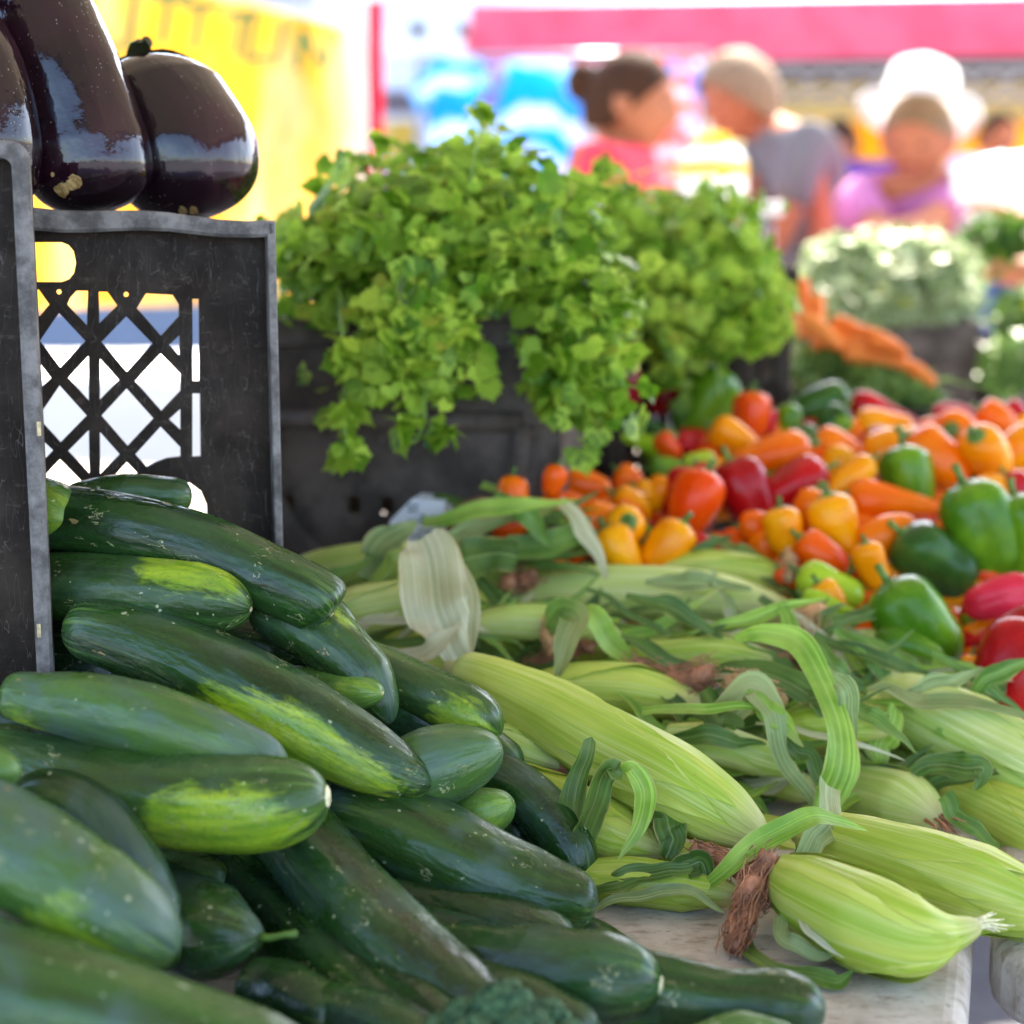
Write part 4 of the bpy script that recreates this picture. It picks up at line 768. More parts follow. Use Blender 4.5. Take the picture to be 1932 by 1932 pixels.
K4 = corn('short corn ear pointing at the viewer, right of the tall curling leaf', [(1560, 1490, 1.16), (1640, 1502, 1.12), (1710, 1520, 1.09), (1775, 1548, 1.06)], [48, 60, 62, 30], 'husk2', 4, e=(.1, .2), tip=('silk', 12, .6), seed=44.)
K5 = corn('fat corn ear above right with a cut butt, cropped by the right edge', [(1655, 1300, 1.20), (1740, 1345, 1.17), (1840, 1395, 1.14), (1950, 1452, 1.11), (2060, 1510, 1.09)], [40, 66, 76, 74, 40], 'husk2', 4, seed=55.)
K6 = corn('corn ear at the right edge just below the fat one', [(1790, 1490, 1.13), (1870, 1525, 1.10), (1960, 1570, 1.07), (2060, 1620, 1.05)], [40, 56, 62, 40], 'husk', 3, seed=66.)
K7 = corn('long pale ear at the back of the corn with its cut stalk facing left', [(942, 1132, 1.36), (1010, 1124, 1.36), (1110, 1118, 1.35), (1240, 1120, 1.34), (1370, 1132, 1.33), (1520, 1160, 1.32)], [24, 34, 48, 52, 46, 20], 'husk2', 3, seed=77.)
K8 = corn('pale ear furthest left at the back, beside the black crate', [(560, 1082, 1.32), (660, 1070, 1.31), (770, 1062, 1.30), (880, 1050, 1.30)], [30, 42, 42, 20], 'husk2', 3, seed=88.)
K9 = corn('pale ear half hidden behind the cucumber tips', [(580, 1175, 1.22), (680, 1150, 1.22), (790, 1130, 1.22), (860, 1115, 1.22)], [30, 44, 40, 16], 'husk2', 3, seed=99.)
K10 = corn('slim ear below the long pale one, its tip ending in brown silk', [(1150, 1262, 1.24), (1250, 1245, 1.23), (1360, 1238, 1.22), (1490, 1255, 1.21)], [28, 40, 40, 16], 'husk', 3, tip=('silk', 14, .8), seed=110.)
K11 = corn('green ear just behind the largest one', [(980, 1320, 1.17), (1080, 1300, 1.16), (1200, 1305, 1.15), (1330, 1335, 1.14)], [34, 46, 50, 26], 'husk', 3, seed=121.)
K12 = corn('yellow ear below the largest one with upright folded leaves on it', [(900, 1462, 1.04), (980, 1498, 1.03), (1080, 1540, 1.01), (1170, 1578, 1.0), (1260, 1612, .99)], [40, 56, 64, 56, 20], 'husk', 4, seed=132.)
K13 = corn('narrow pointed ear tip between the slate cucumber and the largest ear', [(880, 1380, 1.06), (960, 1405, 1.05), (1062, 1447, 1.04)], [38, 34, 8], 'husk2', 2, tip=('silk', 10, .4), e=(.06, .05), seed=143.)
K14 = corn('pointed pale ear tip sticking out in front of the green bell pepper', [(1560, 1228, 1.28), (1640, 1222, 1.27), (1740, 1186, 1.26)], [40, 36, 7], 'husk2', 2, e=(.06, .05), seed=154.)
K15 = corn('dark husked ear low down between the cucumbers and brown silk', [(1060, 1660, .975), (1180, 1662, .965), (1290, 1675, .955), (1400, 1690, .95)], [34, 44, 42, 20], 'husk', 2, seed=165.)
K16 = corn('ear standing almost upright behind the tall curling leaf', [(1660, 1300, 1.19), (1640, 1380, 1.17), (1632, 1470, 1.14)], [28, 44, 40], 'husk2', 3, e=(.1, .25), seed=176.)
K17 = corn('ear lying deep in the middle of the corn heap', [(1280, 1400, 1.16), (1400, 1440, 1.14), (1540, 1500, 1.12)], [36, 50, 24], 'husk', 2, seed=187.)
K18 = corn('ear lying flat just right of the drooping pale husk leaf', [(900, 1180, 1.24), (980, 1172, 1.235), (1080, 1180, 1.23), (1170, 1195, 1.22)], [24, 34, 34, 12], 'husk2', 3, seed=201.)
K19 = corn('ear with bright husk between the tall curling leaf and the fat right ear', [(1440, 1390, 1.13), (1520, 1370, 1.125), (1600, 1365, 1.12), (1680, 1380, 1.115)], [24, 40, 42, 14], 'husk', 3, seed=214.)
K20 = corn('short ear end lying behind the largest ear near the middle silk', [(1250, 1390, 1.12), (1340, 1400, 1.11), (1440, 1430, 1.1), (1510, 1460, 1.095)], [24, 38, 34, 10], 'husk2', 3, seed=222.)
K21 = corn('green ear stub at the back touching the orange peppers', [(1240, 1080, 1.39), (1330, 1072, 1.38), (1430, 1085, 1.37), (1530, 1120, 1.35)], [22, 34, 34, 12], 'husk', 2, seed=235.)
for i, (a, b_) in enumerate([((600, 1250, 1.25), (960, 1230, 1.27)), ((1200, 1370, 1.2), (1600, 1420, 1.2)), ((1350, 1560, 1.08), (1600, 1640, 1.06)), ((1500, 1330, 1.28), (1800, 1420, 1.25)), ((900, 1200, 1.3), (1250, 1215, 1.32)), ((1100, 1620, 1.04), (1420, 1650, 1.02)), ((800, 1100, 1.38), (1150, 1090, 1.4)), ((1300, 1200, 1.33), (1640, 1260, 1.33)), ((1620, 1420, 1.2), (1900, 1520, 1.16)), ((700, 1160, 1.33), (1000, 1160, 1.33))]):
    m_ = tuple((x + y) / 2 for x, y in zip(a, b_)); corn('corn ear buried in the lower layer of the corn heap', [a, m_, b_], [34, 56, 22], 'husk', 1, fill=True, butt=False, group='corn ears buried in the lower layer', seed=400. + i)
# leaves -- each belongs to an ear
leaf(K8, [(800, 1015, 1.19), (812, 1075, 1.17), (828, 1150, 1.16), (850, 1210, 1.15), (878, 1268, 1.15)], [60, 135, 128, 80, 20], 'leafp', fold=.35, wav=.28, hint=(0, .2, 1))
leaf(K8, [(868, 1070, 1.18), (885, 1130, 1.17), (888, 1200, 1.16), (860, 1275, 1.15)], [24, 40, 44, 10], 'leafp', hint=(-.5, .2, 1))
leaf(K9, [(705, 1222, 1.15), (770, 1240, 1.14), (830, 1218, 1.13), (872, 1172, 1.13)], [20, 44, 50, 6], 'leafp', hint=(0, .6, 1), twist=(0, 30))
leaf(K8, [(690, 1090, 1.25), (728, 1030, 1.25), (785, 985, 1.26)], [30, 80, 8], 'leafg', hint=(-.3, .4, 1))
leaf(K8, [(700, 1110, 1.24), (745, 1060, 1.22), (800, 1020, 1.22)], [20, 44, 6], 'leafb', hint=(-.3, .4, 1))
leaf(K7, [(800, 1040, 1.3), (900, 995, 1.32), (1000, 960, 1.34), (1076, 945, 1.35)], [30, 60, 50, 6], 'leafg', hint=(0, 1, .8))
leaf(K7, [(830, 1060, 1.27), (890, 1050, 1.27), (975, 1046, 1.27)], [60, 88, 60], 'leafd', hint=(0, .4, 1), fold=.1)
leaf(K7, [(960, 1030, 1.33), (1040, 1025, 1.33), (1095, 1000, 1.34), (1060, 940, 1.35)], [50, 56, 40, 5], 'leaf', hint=(0, .5, 1))
leaf(K7, [(1215, 1100, 1.28), (1300, 1098, 1.27), (1420, 1110, 1.27)], [10, 52, 10], 'leafg', hint=(0, .8, 1))
leaf(K7, [(1340, 1075, 1.28), (1370, 1130, 1.26), (1408, 1190, 1.25)], [8, 22, 5], 'leafg', hint=(.5, .4, 1))
leaf(K7, [(1130, 1180, 1.27), (1260, 1200, 1.25), (1400, 1210, 1.24), (1500, 1200, 1.24)], [10, 34, 40, 6], 'leaf', hint=(0, .9, .8))
leaf(K7, [(960, 1160, 1.31), (1060, 1175, 1.29), (1180, 1190, 1.28)], [26, 30, 8], 'leafb', hint=(0, .7, .8))
leaf(K10, [(1035, 1190, 1.2), (1060, 1155, 1.18), (1085, 1165, 1.16), (1070, 1220, 1.15), (1052, 1290, 1.15)], [20, 56, 62, 42, 4], 'leaf', hint=(-.3, .2, 1), fold=.4)
leaf(K10, [(1085, 1150, 1.19), (1125, 1170, 1.18), (1165, 1230, 1.18), (1260, 1290, 1.17)], [30, 56, 50, 8], 'leafb', hint=(.3, .6, .8), fold=.3)
leaf(K10, [(1175, 1200, 1.17), (1230, 1225, 1.16), (1290, 1262, 1.16), (1308, 1285, 1.16)], [8, 40, 32, 5], 'leafd', hint=(.2, .8, .8))
L3 = leaf(K16, [(1385, 1205, 1.14), (1440, 1195, 1.12), (1505, 1215, 1.10), (1550, 1290, 1.08), (1585, 1380, 1.06), (1588, 1450, 1.05), (1555, 1520, 1.05), (1530, 1600, 1.05)], [14, 40, 54, 42, 56, 72, 52, 20], 'leafb', fold=.25, hint=(.2, .3, 1), n=60, twist=(-25, 15))
leaf(K16, [(1560, 1260, 1.09), (1590, 1300, 1.07), (1600, 1360, 1.07), (1605, 1440, 1.07)], [10, 44, 34, 4], 'leafg', hint=(-.3, .2, 1))
leaf(K2, [(1290, 1700, .96), (1360, 1650, .94), (1440, 1592, .93), (1520, 1545, .93), (1580, 1545, .94), (1640, 1556, .95)], [10, 34, 52, 46, 26, 3], 'leafb', hint=(-.3, .7, .9), fold=.35, n=50)
leaf(K2, [(1560, 1480, 1.02), (1560, 1550, .98), (1520, 1600, .965), (1490, 1680, .96)], [50, 60, 50, 10], 'leafg', hint=(.3, .3, 1))
leaf(K11, [(1330, 1265, 1.15), (1420, 1268, 1.13), (1520, 1305, 1.12), (1560, 1350, 1.11)], [10, 60, 70, 30], 'leafd', hint=(.1, .8, .8), fold=.15)
leaf(K5, [(1600, 1330, 1.11), (1650, 1362, 1.1), (1735, 1420, 1.09)], [40, 42, 3], 'leaf', hint=(.1, .8, .8), fold=.3)
leaf(K17, [(1330, 1300, 1.12), (1350, 1350, 1.10), (1400, 1370, 1.09)], [24, 60, 10], 'leafd', hint=(-.4, .3, 1))
leaf(K17, [(1370, 1340, 1.1), (1415, 1300, 1.09), (1450, 1335, 1.08), (1465, 1400, 1.07), (1505, 1470, 1.06), (1560, 1545, 1.05)], [60, 66, 56, 36, 26, 20], 'leafg', hint=(.2, .2, 1), fold=.5, n=50)
leaf(K17, [(1480, 1390, 1.09), (1530, 1440, 1.08), (1570, 1520, 1.07)], [30, 34, 16], 'leafd', hint=(.3, .3, 1))
leaf(K12, [(1080, 1640, .985), (1075, 1560, .975), (1092, 1480, .97), (1116, 1392, .97)], [60, 62, 44, 22], 'leafd', hint=(-.5, 0, 1), fold=.45)
leaf(K12, [(1090, 1610, .975), (1112, 1530, .965), (1140, 1462, .955), (1175, 1452, .95)], [60, 58, 44, 26], 'leafd', hint=(.5, .1, 1), fold=.4)
leaf(K12, [(1165, 1450, .955), (1195, 1452, .95), (1215, 1490, .95), (1210, 1550, .95), (1176, 1622, .95)], [16, 34, 42, 36, 3], 'leafb', hint=(.2, .1, 1), fold=.25)
leaf(K12, [(1240, 1520, .985), (1262, 1560, .975), (1258, 1625, .97)], [50, 64, 30], 'leafd', hint=(.2, .3, 1), wav=.3)
leaf(K15, [(1110, 1720, .94), (1190, 1690, .94), (1280, 1682, .94), (1370, 1716, .93)], [10, 26, 28, 6], 'leafg', hint=(0, .8, .8))
leaf(K15, [(1100, 1690, .955), (1200, 1652, .95), (1310, 1640, .945)], [40, 46, 20], 'leafd', hint=(0, .7, .9))
leaf(K15, [(1260, 1690, .955), (1290, 1640, .95), (1320, 1632, .95), (1340, 1680, .95)], [10, 50, 48, 6], 'leafd', hint=(-.2, .2, 1), fold=.5)
leaf(K15, [(1390, 1718, .935), (1402, 1775, .90), (1450, 1812, .876), (1520, 1838, .862), (1580, 1846, .857), (1616, 1824, .86)], [34, 40, 32, 36, 40, 3], 'leaf', hint=(.1, .8, .7), fold=.3, n=46)
leaf(K2, [(1470, 1720, .90), (1485, 1768, .88), (1530, 1800, .87), (1575, 1800, .865)], [20, 34, 26, 3], 'leafg', hint=(0, .3, 1))
leaf(K2, [(1480, 1640, .93), (1510, 1720, .885), (1560, 1790, .86), (1640, 1815, .855)], [10, 14, 12, 3], 'leafp', hint=(-.3, .3, 1))
leaf(K5, [(1640, 1300, 1.15), (1720, 1318, 1.13), (1820, 1328, 1.12), (1950, 1352, 1.10)], [16, 40, 46, 12], 'leafg', hint=(0, .9, .7))
leaf(K5, [(1700, 1320, 1.15), (1770, 1290, 1.15), (1860, 1262, 1.16)], [24, 44, 6], 'leafg', hint=(0, .6, 1))
leaf(K6, [(1720, 1460, 1.09), (1790, 1440, 1.08), (1850, 1455, 1.07), (1842, 1490, 1.07)], [20, 56, 46, 4], 'leafd', hint=(0, .5, 1), wav=.3)
leaf(K6, [(1780, 1500, 1.06), (1830, 1555, 1.05), (1890, 1600, 1.04)], [30, 36, 10], 'leaf', hint=(-.2, .5, 1))
leaf(K14, [(1540, 1200, 1.25), (1590, 1195, 1.23), (1625, 1240, 1.22), (1612, 1330, 1.21)], [24, 50, 44, 8], 'leafg', hint=(.3, .3, 1))
leaf(K14, [(1420, 1070, 1.37), (1480, 1090, 1.35), (1530, 1150, 1.34)], [20, 60, 16], 'leafd', hint=(.2, .5, 1))
leaf(K4, [(1690, 1330, 1.13), (1670, 1390, 1.12), (1650, 1450, 1.12)], [30, 60, 20], 'husk2' if False else 'leafb', hint=(.3, .2, 1))
# tangle of the buried ears' leaves, the lower ones darkened to paint shaded gaps
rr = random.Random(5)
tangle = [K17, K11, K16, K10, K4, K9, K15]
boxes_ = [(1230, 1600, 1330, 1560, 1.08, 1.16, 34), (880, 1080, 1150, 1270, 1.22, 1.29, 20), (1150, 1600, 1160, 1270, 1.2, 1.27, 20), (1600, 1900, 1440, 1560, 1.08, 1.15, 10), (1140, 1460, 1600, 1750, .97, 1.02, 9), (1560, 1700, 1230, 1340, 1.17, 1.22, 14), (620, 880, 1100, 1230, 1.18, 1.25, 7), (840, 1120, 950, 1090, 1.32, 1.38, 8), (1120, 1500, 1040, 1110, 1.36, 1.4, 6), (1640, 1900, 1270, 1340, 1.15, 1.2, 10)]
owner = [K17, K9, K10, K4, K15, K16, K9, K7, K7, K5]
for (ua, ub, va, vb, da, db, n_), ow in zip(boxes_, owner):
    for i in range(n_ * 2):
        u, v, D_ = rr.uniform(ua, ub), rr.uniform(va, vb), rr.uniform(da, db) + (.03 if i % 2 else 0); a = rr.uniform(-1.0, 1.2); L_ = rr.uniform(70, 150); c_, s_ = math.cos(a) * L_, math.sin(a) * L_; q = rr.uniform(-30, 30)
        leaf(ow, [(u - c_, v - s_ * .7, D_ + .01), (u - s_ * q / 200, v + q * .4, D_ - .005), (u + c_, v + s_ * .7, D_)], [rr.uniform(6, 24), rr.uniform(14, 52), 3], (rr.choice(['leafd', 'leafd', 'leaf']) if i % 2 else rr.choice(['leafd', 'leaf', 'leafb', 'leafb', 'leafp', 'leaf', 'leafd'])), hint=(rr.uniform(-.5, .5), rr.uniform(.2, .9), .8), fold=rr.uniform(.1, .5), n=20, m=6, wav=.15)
silk(K10, [(1185, 1255, 1.17), (1235, 1280, 1.16), (1290, 1285, 1.15), (1340, 1268, 1.14)], 30, 90, seed=2)
silk(K11, [(1370, 1285, 1.13), (1420, 1290, 1.12), (1480, 1320, 1.12)], 22, 50, 'silkt', seed=3)
silk(K15, [(1452, 1610, .93), (1430, 1650, .925), (1412, 1700, .915), (1398, 1740, .905), (1385, 1785, .89)], 27, 130, seed=4)
silk(K15, [(1470, 1640, .93), (1450, 1680, .925), (1425, 1705, .92)], 24, 80, seed=5)
silk(K15, [(1310, 1600, .965), (1350, 1615, .96), (1400, 1650, .95)], 20, 50, seed=6)
silk(K14, [(1545, 1150, 1.24), (1520, 1180, 1.23), (1505, 1215, 1.22)], 26, 80, 'silkt', seed=7)
silk(K7, [(1040, 1165, 1.22), (1035, 1190, 1.21), (1045, 1230, 1.2)], 18, 30, 'silkt', seed=8)
silk(K9, [(990, 1255, 1.24), (1060, 1230, 1.23), (1120, 1215, 1.22)], 18, 50, seed=9)
silk(K7, [(950, 1100, 1.34), (985, 1095, 1.34), (1010, 1088, 1.34)], 24, 50, seed=10)
silk(K16, [(1480, 1040, 1.36), (1490, 1060, 1.35), (1488, 1090, 1.34)], 16, 40, 'silkt', seed=11)
# ------------------------------------------------------------------ peppers (coordinates read off an enlargement)
def zp(x, y): return 1159.2 + .4 * x, 676.2 + .4 * y
def DV(v): return float(np.interp(v, [740, 780, 850, 900, 1000, 1100, 1200, 1350], [1.92, 1.83, 1.67, 1.57, 1.44, 1.35, 1.28, 1.2]))
def pepper(kind, col, p1, p2, r, label, d1=0., d2=0., stem=True, seed=None, group='peppers heaped behind the corn', px=False, fill=False):
    u1, v1 = p1 if px else zp(*p1); u2, v2 = p2 if px else zp(*p2); rp = (r if px else r * .4) * (1.1 if kind == 'bell' else 1.18); vm = max(v1, v2)
    Dm = min(DV(vm), 1.37) if u1 < 1062 else DV(vm); a, b_ = P(u1, v1, Dm + d1), P(u2, v2, Dm + d2); rad = rp * Dm / F
    sd_ = seed if seed is not None else rng.random() * 99; rr = random.Random(int(sd_ * 131)); ph = rr.random() * 6.28
    ax = (b_ - a); L = ax.length
    if L < rad * 1.5: ax = (ax.normalized() if L > 1e-6 else Vector((0, 1, -.3)).normalized()); mid = (a + b_) / 2; a = mid - ax * rad * .75; b_ = mid + ax * rad * .75
    t = (b_ - a).normalized(); side = t.cross(Vector((rr.uniform(-1, 1), rr.uniform(-1, 1), 1))).normalized(); a0 = a - t * rad * .75; b0 = b_ + t * rad * (.75 if kind == 'bell' else .55)
    mid = (a0 + b0) / 2 + side * rad * rr.uniform(-.25, .25)
    if kind == 'bell':
        pr = [.80, 1.0, 1.03, .98, .88, .70]; e = (.20, .24); pw = (2.6, 2.3); nl = rr.choice([3, 4]); am = .085
    elif kind == 'cone':
        pr = [.85, 1.0, .85, .62, .42, .22]; e = (.16, .12); pw = (2.4, 2); nl = 3; am = .035
    else:
        pr = [.80, .98, 1.0, .90, .74, .54]; e = (.18, .18); pw = (2.4, 2.1); nl = 3; am = .045
    mul = lambda SS, TH, L_: 1 + am * (np.abs(np.cos(nl * .5 * TH + ph)) ** .8 - .5) * 1.6 + .03 * np.cos(2 * TH + ph * 2 + SS * 2) + .025 * np.sin(SS * 8 + ph)
    g = sweep([a0, mid, b0], [rad * k for k in pr], 34 if not fill else 18, 40 if not fill else 20, e, pw, mul)
    root = empty('bell_pepper' if kind == 'bell' else 'mini_pepper', g['V'][g['V'][:, 2].argmin()], label, 'pepper', group)
    mk('body', g['V'], g['F'], M[col], root, attrs=dict(cyl=('FLOAT_VECTOR', g['cyl'])))
    if stem and not fill:
        c, tt = Vector(g['C'][0]), -Vector(g['T'][0]); m = MB(); x = tt.cross(Vector((0, 0, 1))); x = x.normalized() if x.length > .01 else Vector((1, 0, 0)); y = tt.cross(x); k = rad * (.34 if kind == 'bell' else .42)
        m.ell(c - tt * k * .12, x * k, y * k, tt * k * .3, 12, 6); sl_ = rad * (.55 if kind == 'bell' else .5)
        m.tube([c - tt * .001, c + tt * sl_ * .5, c + tt * sl_ + x * sl_ * .25], [k * .42, k * .30, k * .38], 8); m.build('stem', M['pstem'], root, True)
    return root
PP = [
 ('mini', 'deep', (640, 255), (630, 345), 82, 'round deep orange pepper standing highest in the middle of the pepper heap'),
 ('mini', 'amber', (510, 350), (640, 430), 72, 'amber pepper with its blunt tip at upper left of the banana shaped one'),
 ('mini', 'orange', (850, 430), (590, 500), 84, 'orange banana shaped pepper above the dark red bell'),
 ('mini', 'orange', (1050, 435), (1085, 450), 78, 'small orange pepper with green stem between the dark green peppers and the amber heap'),
 ('mini', 'amber', (1175, 510), (1010, 650), 62, 'amber pepper slanting down to the left beside the pointed orange one'),
 ('cone', 'orange', (1170, 665), (1500, 700), 86, 'long pointed orange pepper with its tip toward the green bells'),
 ('mini', 'amber', (1050, 750), (1095, 850), 98, 'plump amber pepper in the centre directly below the slanting amber one'),
 ('mini', 'orange', (1240, 870), (1370, 810), 88, 'plump orange pepper with dark stem just left of the big green bell'),
 ('mini', 'amber', (1200, 920), (1250, 1060), 64, 'narrow amber pepper pointing down under the plump orange one'),
 ('mini', 'orange', (930, 690), (900, 770), 68, 'orange pepper tucked left of the plump amber one'),
 ('mini', 'orange', (640, 790), (740, 790), 58, 'small orange pepper lying flat above the corn leaves'),
 ('mini', 'amber', (800, 770), (835, 890), 76, 'amber pepper pointing down toward the dry corn silk'),
 ('mini', 'deep', (400, 640), (350, 770), 104, 'big deep orange pepper leaning on the small red bell at left'),
 ('mini', 'amber', (260, 850), (180, 940), 92, 'amber orange pepper touching the top of the long pale corn ear'),
 ('mini', 'amber', (60, 790), (30, 880), 84, 'amber pepper with dark stem facing out, left of centre'),
 ('mini', 'orange', (50, 670), (130, 740), 50, 'slim orange pepper above the one with the dark stem'),
 ('mini', 'amber', (220, 620), (190, 680), 58, 'small amber pepper left of the small red bell'),
 ('mini', 'orange', (60, 585), (80, 570), 44, 'tiny orange pepper at the foot of the narrow crate'),
 ('mini', 'deep', (250, 400), (280, 430), 46, 'tiny deep orange pepper next to the pale squash'),
 ('mini', 'amber', (1200, 330), (1370, 340), 84, 'yellow amber pepper at the top right just below the red one'),
 ('mini', 'amber', (1260, 460), (1430, 400), 98, 'large yellow amber pepper in front of the top right one'),
 ('mini', 'orange', (1590, 340), (1600, 350), 86, 'orange pepper with round dark stem facing the viewer near the top right'),
 ('mini', 'orange', (1480, 460), (1570, 540), 110, 'large glossy orange pepper with white highlights at right'),
 ('mini', 'amber', (1720, 400), (1780, 540), 94, 'amber pepper with green stem facing out, right of the glossy orange one'),
 ('mini', 'orange', (1790, 290), (1830, 320), 66, 'small orange pepper near the top right corner of the heap'),
 ('mini', 'amber', (1910, 430), (1880, 450), 92, 'amber pepper with green stem cropped by the right edge'),
 ('mini', 'amber', (1760, 630), (1870, 650), 74, 'yellow pepper above the big green bell at right'),
 ('mini', 'deep', (930, 880), (1060, 960), 78, 'deep orange pepper half hidden below the plump amber one'),
 ('mini', 'deep', (810, 1030), (835, 1060), 44, 'tiny orange pepper sitting behind the dry corn silk'),
 ('mini', 'amber', (1000, 1140), (1020, 1180), 66, 'small amber pepper between the lime pepper and the corn silk'),
 ('mini', 'amber', (1690, 1440), (1690, 1520), 48, 'small amber pepper against the red bell below the large green bell'),
 ('mini', 'orange', (1560, 880), (1580, 900), 40, 'small orange pepper peeking between the two green bells'),
 ('cone', 'red', (1160, 215), (1400, 290), 58, 'long red pepper lying along the top of the heap'),
 ('mini', 'red', (1540, 265), (1670, 265), 50, 'short red pepper at the top of the heap right of the long one'),
 ('bell', 'red', (1890, 270), (1920, 300), 62, 'red pepper at the right edge of the heap top'),
 ('bell', 'red', (600, 600), (640, 680), 110, 'dark red bell pepper under the banana shaped orange one'),
 ('bell', 'red', (930, 560), (770, 650), 96, 'bright red bell pepper with green stem in the centre of the heap'),
 ('bell', 'red', (330, 620), (310, 680), 84, 'small red bell pepper behind the big deep orange one'),
 ('mini', 'red', (400, 880), (450, 900), 50, 'small red pepper just above the long pale corn ear'),
 ('mini', 'red', (340, 400), (360, 420), 36, 'tiny red pepper right of the tiny deep orange one'),
 ('mini', 'pink', (735, 290), (745, 340), 44, 'pink red pepper sliver right of the highest orange one'),
 ('mini', 'red', (570, 185), (620, 190), 40, 'dark red pepper below the second cilantro crate'),
 ('bell', 'red', (1900, 620), (1930, 660), 70, 'red pepper at the right edge above the green bell'),
 ('bell', 'pink', (1900, 1110), (1720, 1160), 92, 'glossy pinkish red bell pepper at the right edge'),
 ('cone', 'red', (1930, 1270), (1740, 1330), 86, 'long red pepper under the glossy pinkish red bell'),
 ('bell', 'red', (1900, 1440), (1850, 1560), 170, 'big dark red bell pepper lowest at the right edge'),
 ('mini', 'pink', (70, 130), (75, 210), 50, 'pink red pepper standing between the cilantro crates'),
 ('mini', 'red', (250, 160), (200, 220), 56, 'dull red pepper in the gap below the second cilantro heap'),
 ('mini', 'pink', (420, 70), (425, 110), 34, 'small pink red pepper right under the second cilantro heap'),
 ('bell', 'dgreen', (1000, 220), (930, 250), 88, 'dark green pepper left of the long red one at the top'),
 ('mini', 'green', (820, 280), (810, 340), 54, 'small green pepper right of the highest orange one'),
 ('mini', 'dgreen', (1040, 290), (1000, 340), 60, 'dark green pepper under the upper dark green one'),
 ('mini', 'green', (1080, 330), (1110, 350), 46, 'small green pepper left of the top right amber ones'),
 ('mini', 'dgreen', (920, 390), (940, 410), 52, 'little dark green pepper above the bright red bell'),
 ('bell', 'green', (440, 180), (400, 260), 118, 'green bell pepper left of the highest orange one'),
 ('bell', 'green', (1380, 560), (1390, 620), 110, 'green bell pepper behind the long pointed orange one'),
 ('bell', 'green', (1700, 740), (1760, 900), 150, 'big green bell pepper with upright stem at right'),
 ('bell', 'green', (1930, 800), (1960, 900), 130, 'green bell pepper cropped by the right edge'),
 ('bell', 'dgreen', (1500, 920), (1560, 960), 128, 'shaded dark green bell pepper below the big green one'),
 ('bell', 'lime', (930, 1030), (1110, 1110), 82, 'lime green pepper left of the large green bell'),
 ('mini', 'lime', (920, 1130), (1130, 1220), 46, 'slim lime pepper under the lime green one'),
 ('bell', 'green', (1370, 1150), (1530, 1340), 150, 'large glossy green bell pepper right of the pointed corn tip'),
 ('bell', 'green', (1300, 1370), (1480, 1430), 100, 'green bell pepper half hidden under the large glossy one'),
 ('mini', 'green', (200, 520), (300, 520), 48, 'pale green pepper below the pale squash'),
 ('mini', 'lime', (380, 500), (430, 480), 50, 'yellow green pepper beside the banana shaped orange one'),
 ('cone', 'dgreen', (60, 300), (230, 330), 44, 'dark bluish green pepper above the pale squash'),
 ('cone', 'lime', (210, 420), (30, 370), 46, 'pale yellow green squash at the foot of the narrow crate'),
]
for i, (k, c, a, b_, r, lab) in enumerate(PP):
    pepper(k, c, a, b_, r, lab, d1=-.02 if 'facing' in lab else 0, d2=.03 if 'facing' in lab else 0, seed=i * 1.7 + 1)
PX = [('orange', (962, 925), (955, 960), 26, 'orange pepper furthest left, beside the nearest cilantro crate'), ('deep', (1046, 900), (1040, 918), 19, 'round reddish orange pepper against the crate corner'),
 ('orange', (1090, 915), (1130, 925), 30, 'orange pepper with a pale highlight near the crate corner'), ('amber', (1180, 950), (1205, 970), 26, 'amber pepper between the crate corner and the small red bell'),
 ('deep', (1070, 955), (1110, 965), 26, 'reddish orange pepper behind the corn leaf tips'), ('orange', (1120, 985), (1180, 1010), 42, 'long orange pepper right behind the corn leaves'),
 ('deep', (1095, 1015), (1080, 1050), 26, 'reddish orange pepper low behind the long green corn leaf'), ('amber', (1160, 1030), (1180, 1065), 34, 'amber pepper low at left above the pale corn ear'),
 ('orange', (1025, 1045), (1045, 1060), 20, 'small orange pepper showing between corn leaves'), ('orange', (1185, 900), (1200, 910), 20, 'small orange pepper at the foot of the second crate'),
 ('deep', (945, 1000), (985, 985), 22, 'dark orange pepper low beside the dry brown leaf'), ('amber', (1215, 935), (1230, 950), 20, 'tiny amber pepper left of the small red bell')]
for i, (c, a, b_, r, lab) in enumerate(PX): pepper('mini', c, a, b_, r, lab, px=True, seed=200 + i * 1.3)
rr = random.Random(12)
for i in range(215):
    v = rr.uniform(790, 1260); lo = 930 if v > 940 else 1180
    if v > 1075: lo = 1180
    if v > 1150: lo = 1420
    u = rr.uniform(lo, 2000); D_ = DV(v); c = rr.choice(['orange', 'amber', 'deep', 'orange', 'amber', 'orange', 'red', 'deep', 'green'])
    a = rr.uniform(0, 6.28); rp = rr.uniform(20, 30); q = Vector((math.cos(a), math.sin(a) * .5)) * rp
    pepper('mini' if c not in ('green', 'red', 'dgreen') else 'bell', c, (u - q.x, v + 12 - q.y), (u + q.x, v + 12 + q.y), rp, 'pepper buried beneath the top layer of the pepper heap', d1=.06, d2=.06, px=True, seed=300 + i, group='peppers buried beneath the heap', fill=True)

for i in range(34):
    u, v = rr.uniform(1100, 1590), rr.uniform(1062, 1185); c = rr.choice(['orange', 'amber', 'deep', 'green', 'lime']); a = rr.uniform(0, 6.28); rp = rr.uniform(20, 30); q = Vector((math.cos(a), math.sin(a) * .5)) * rp
    pepper('mini', c, (u - q.x, v - q.y), (u + q.x, v + q.y), rp, 'pepper buried beneath the top layer of the pepper heap', d1=.06, d2=.06, px=True, seed=600 + i, group='peppers buried beneath the heap', fill=True)
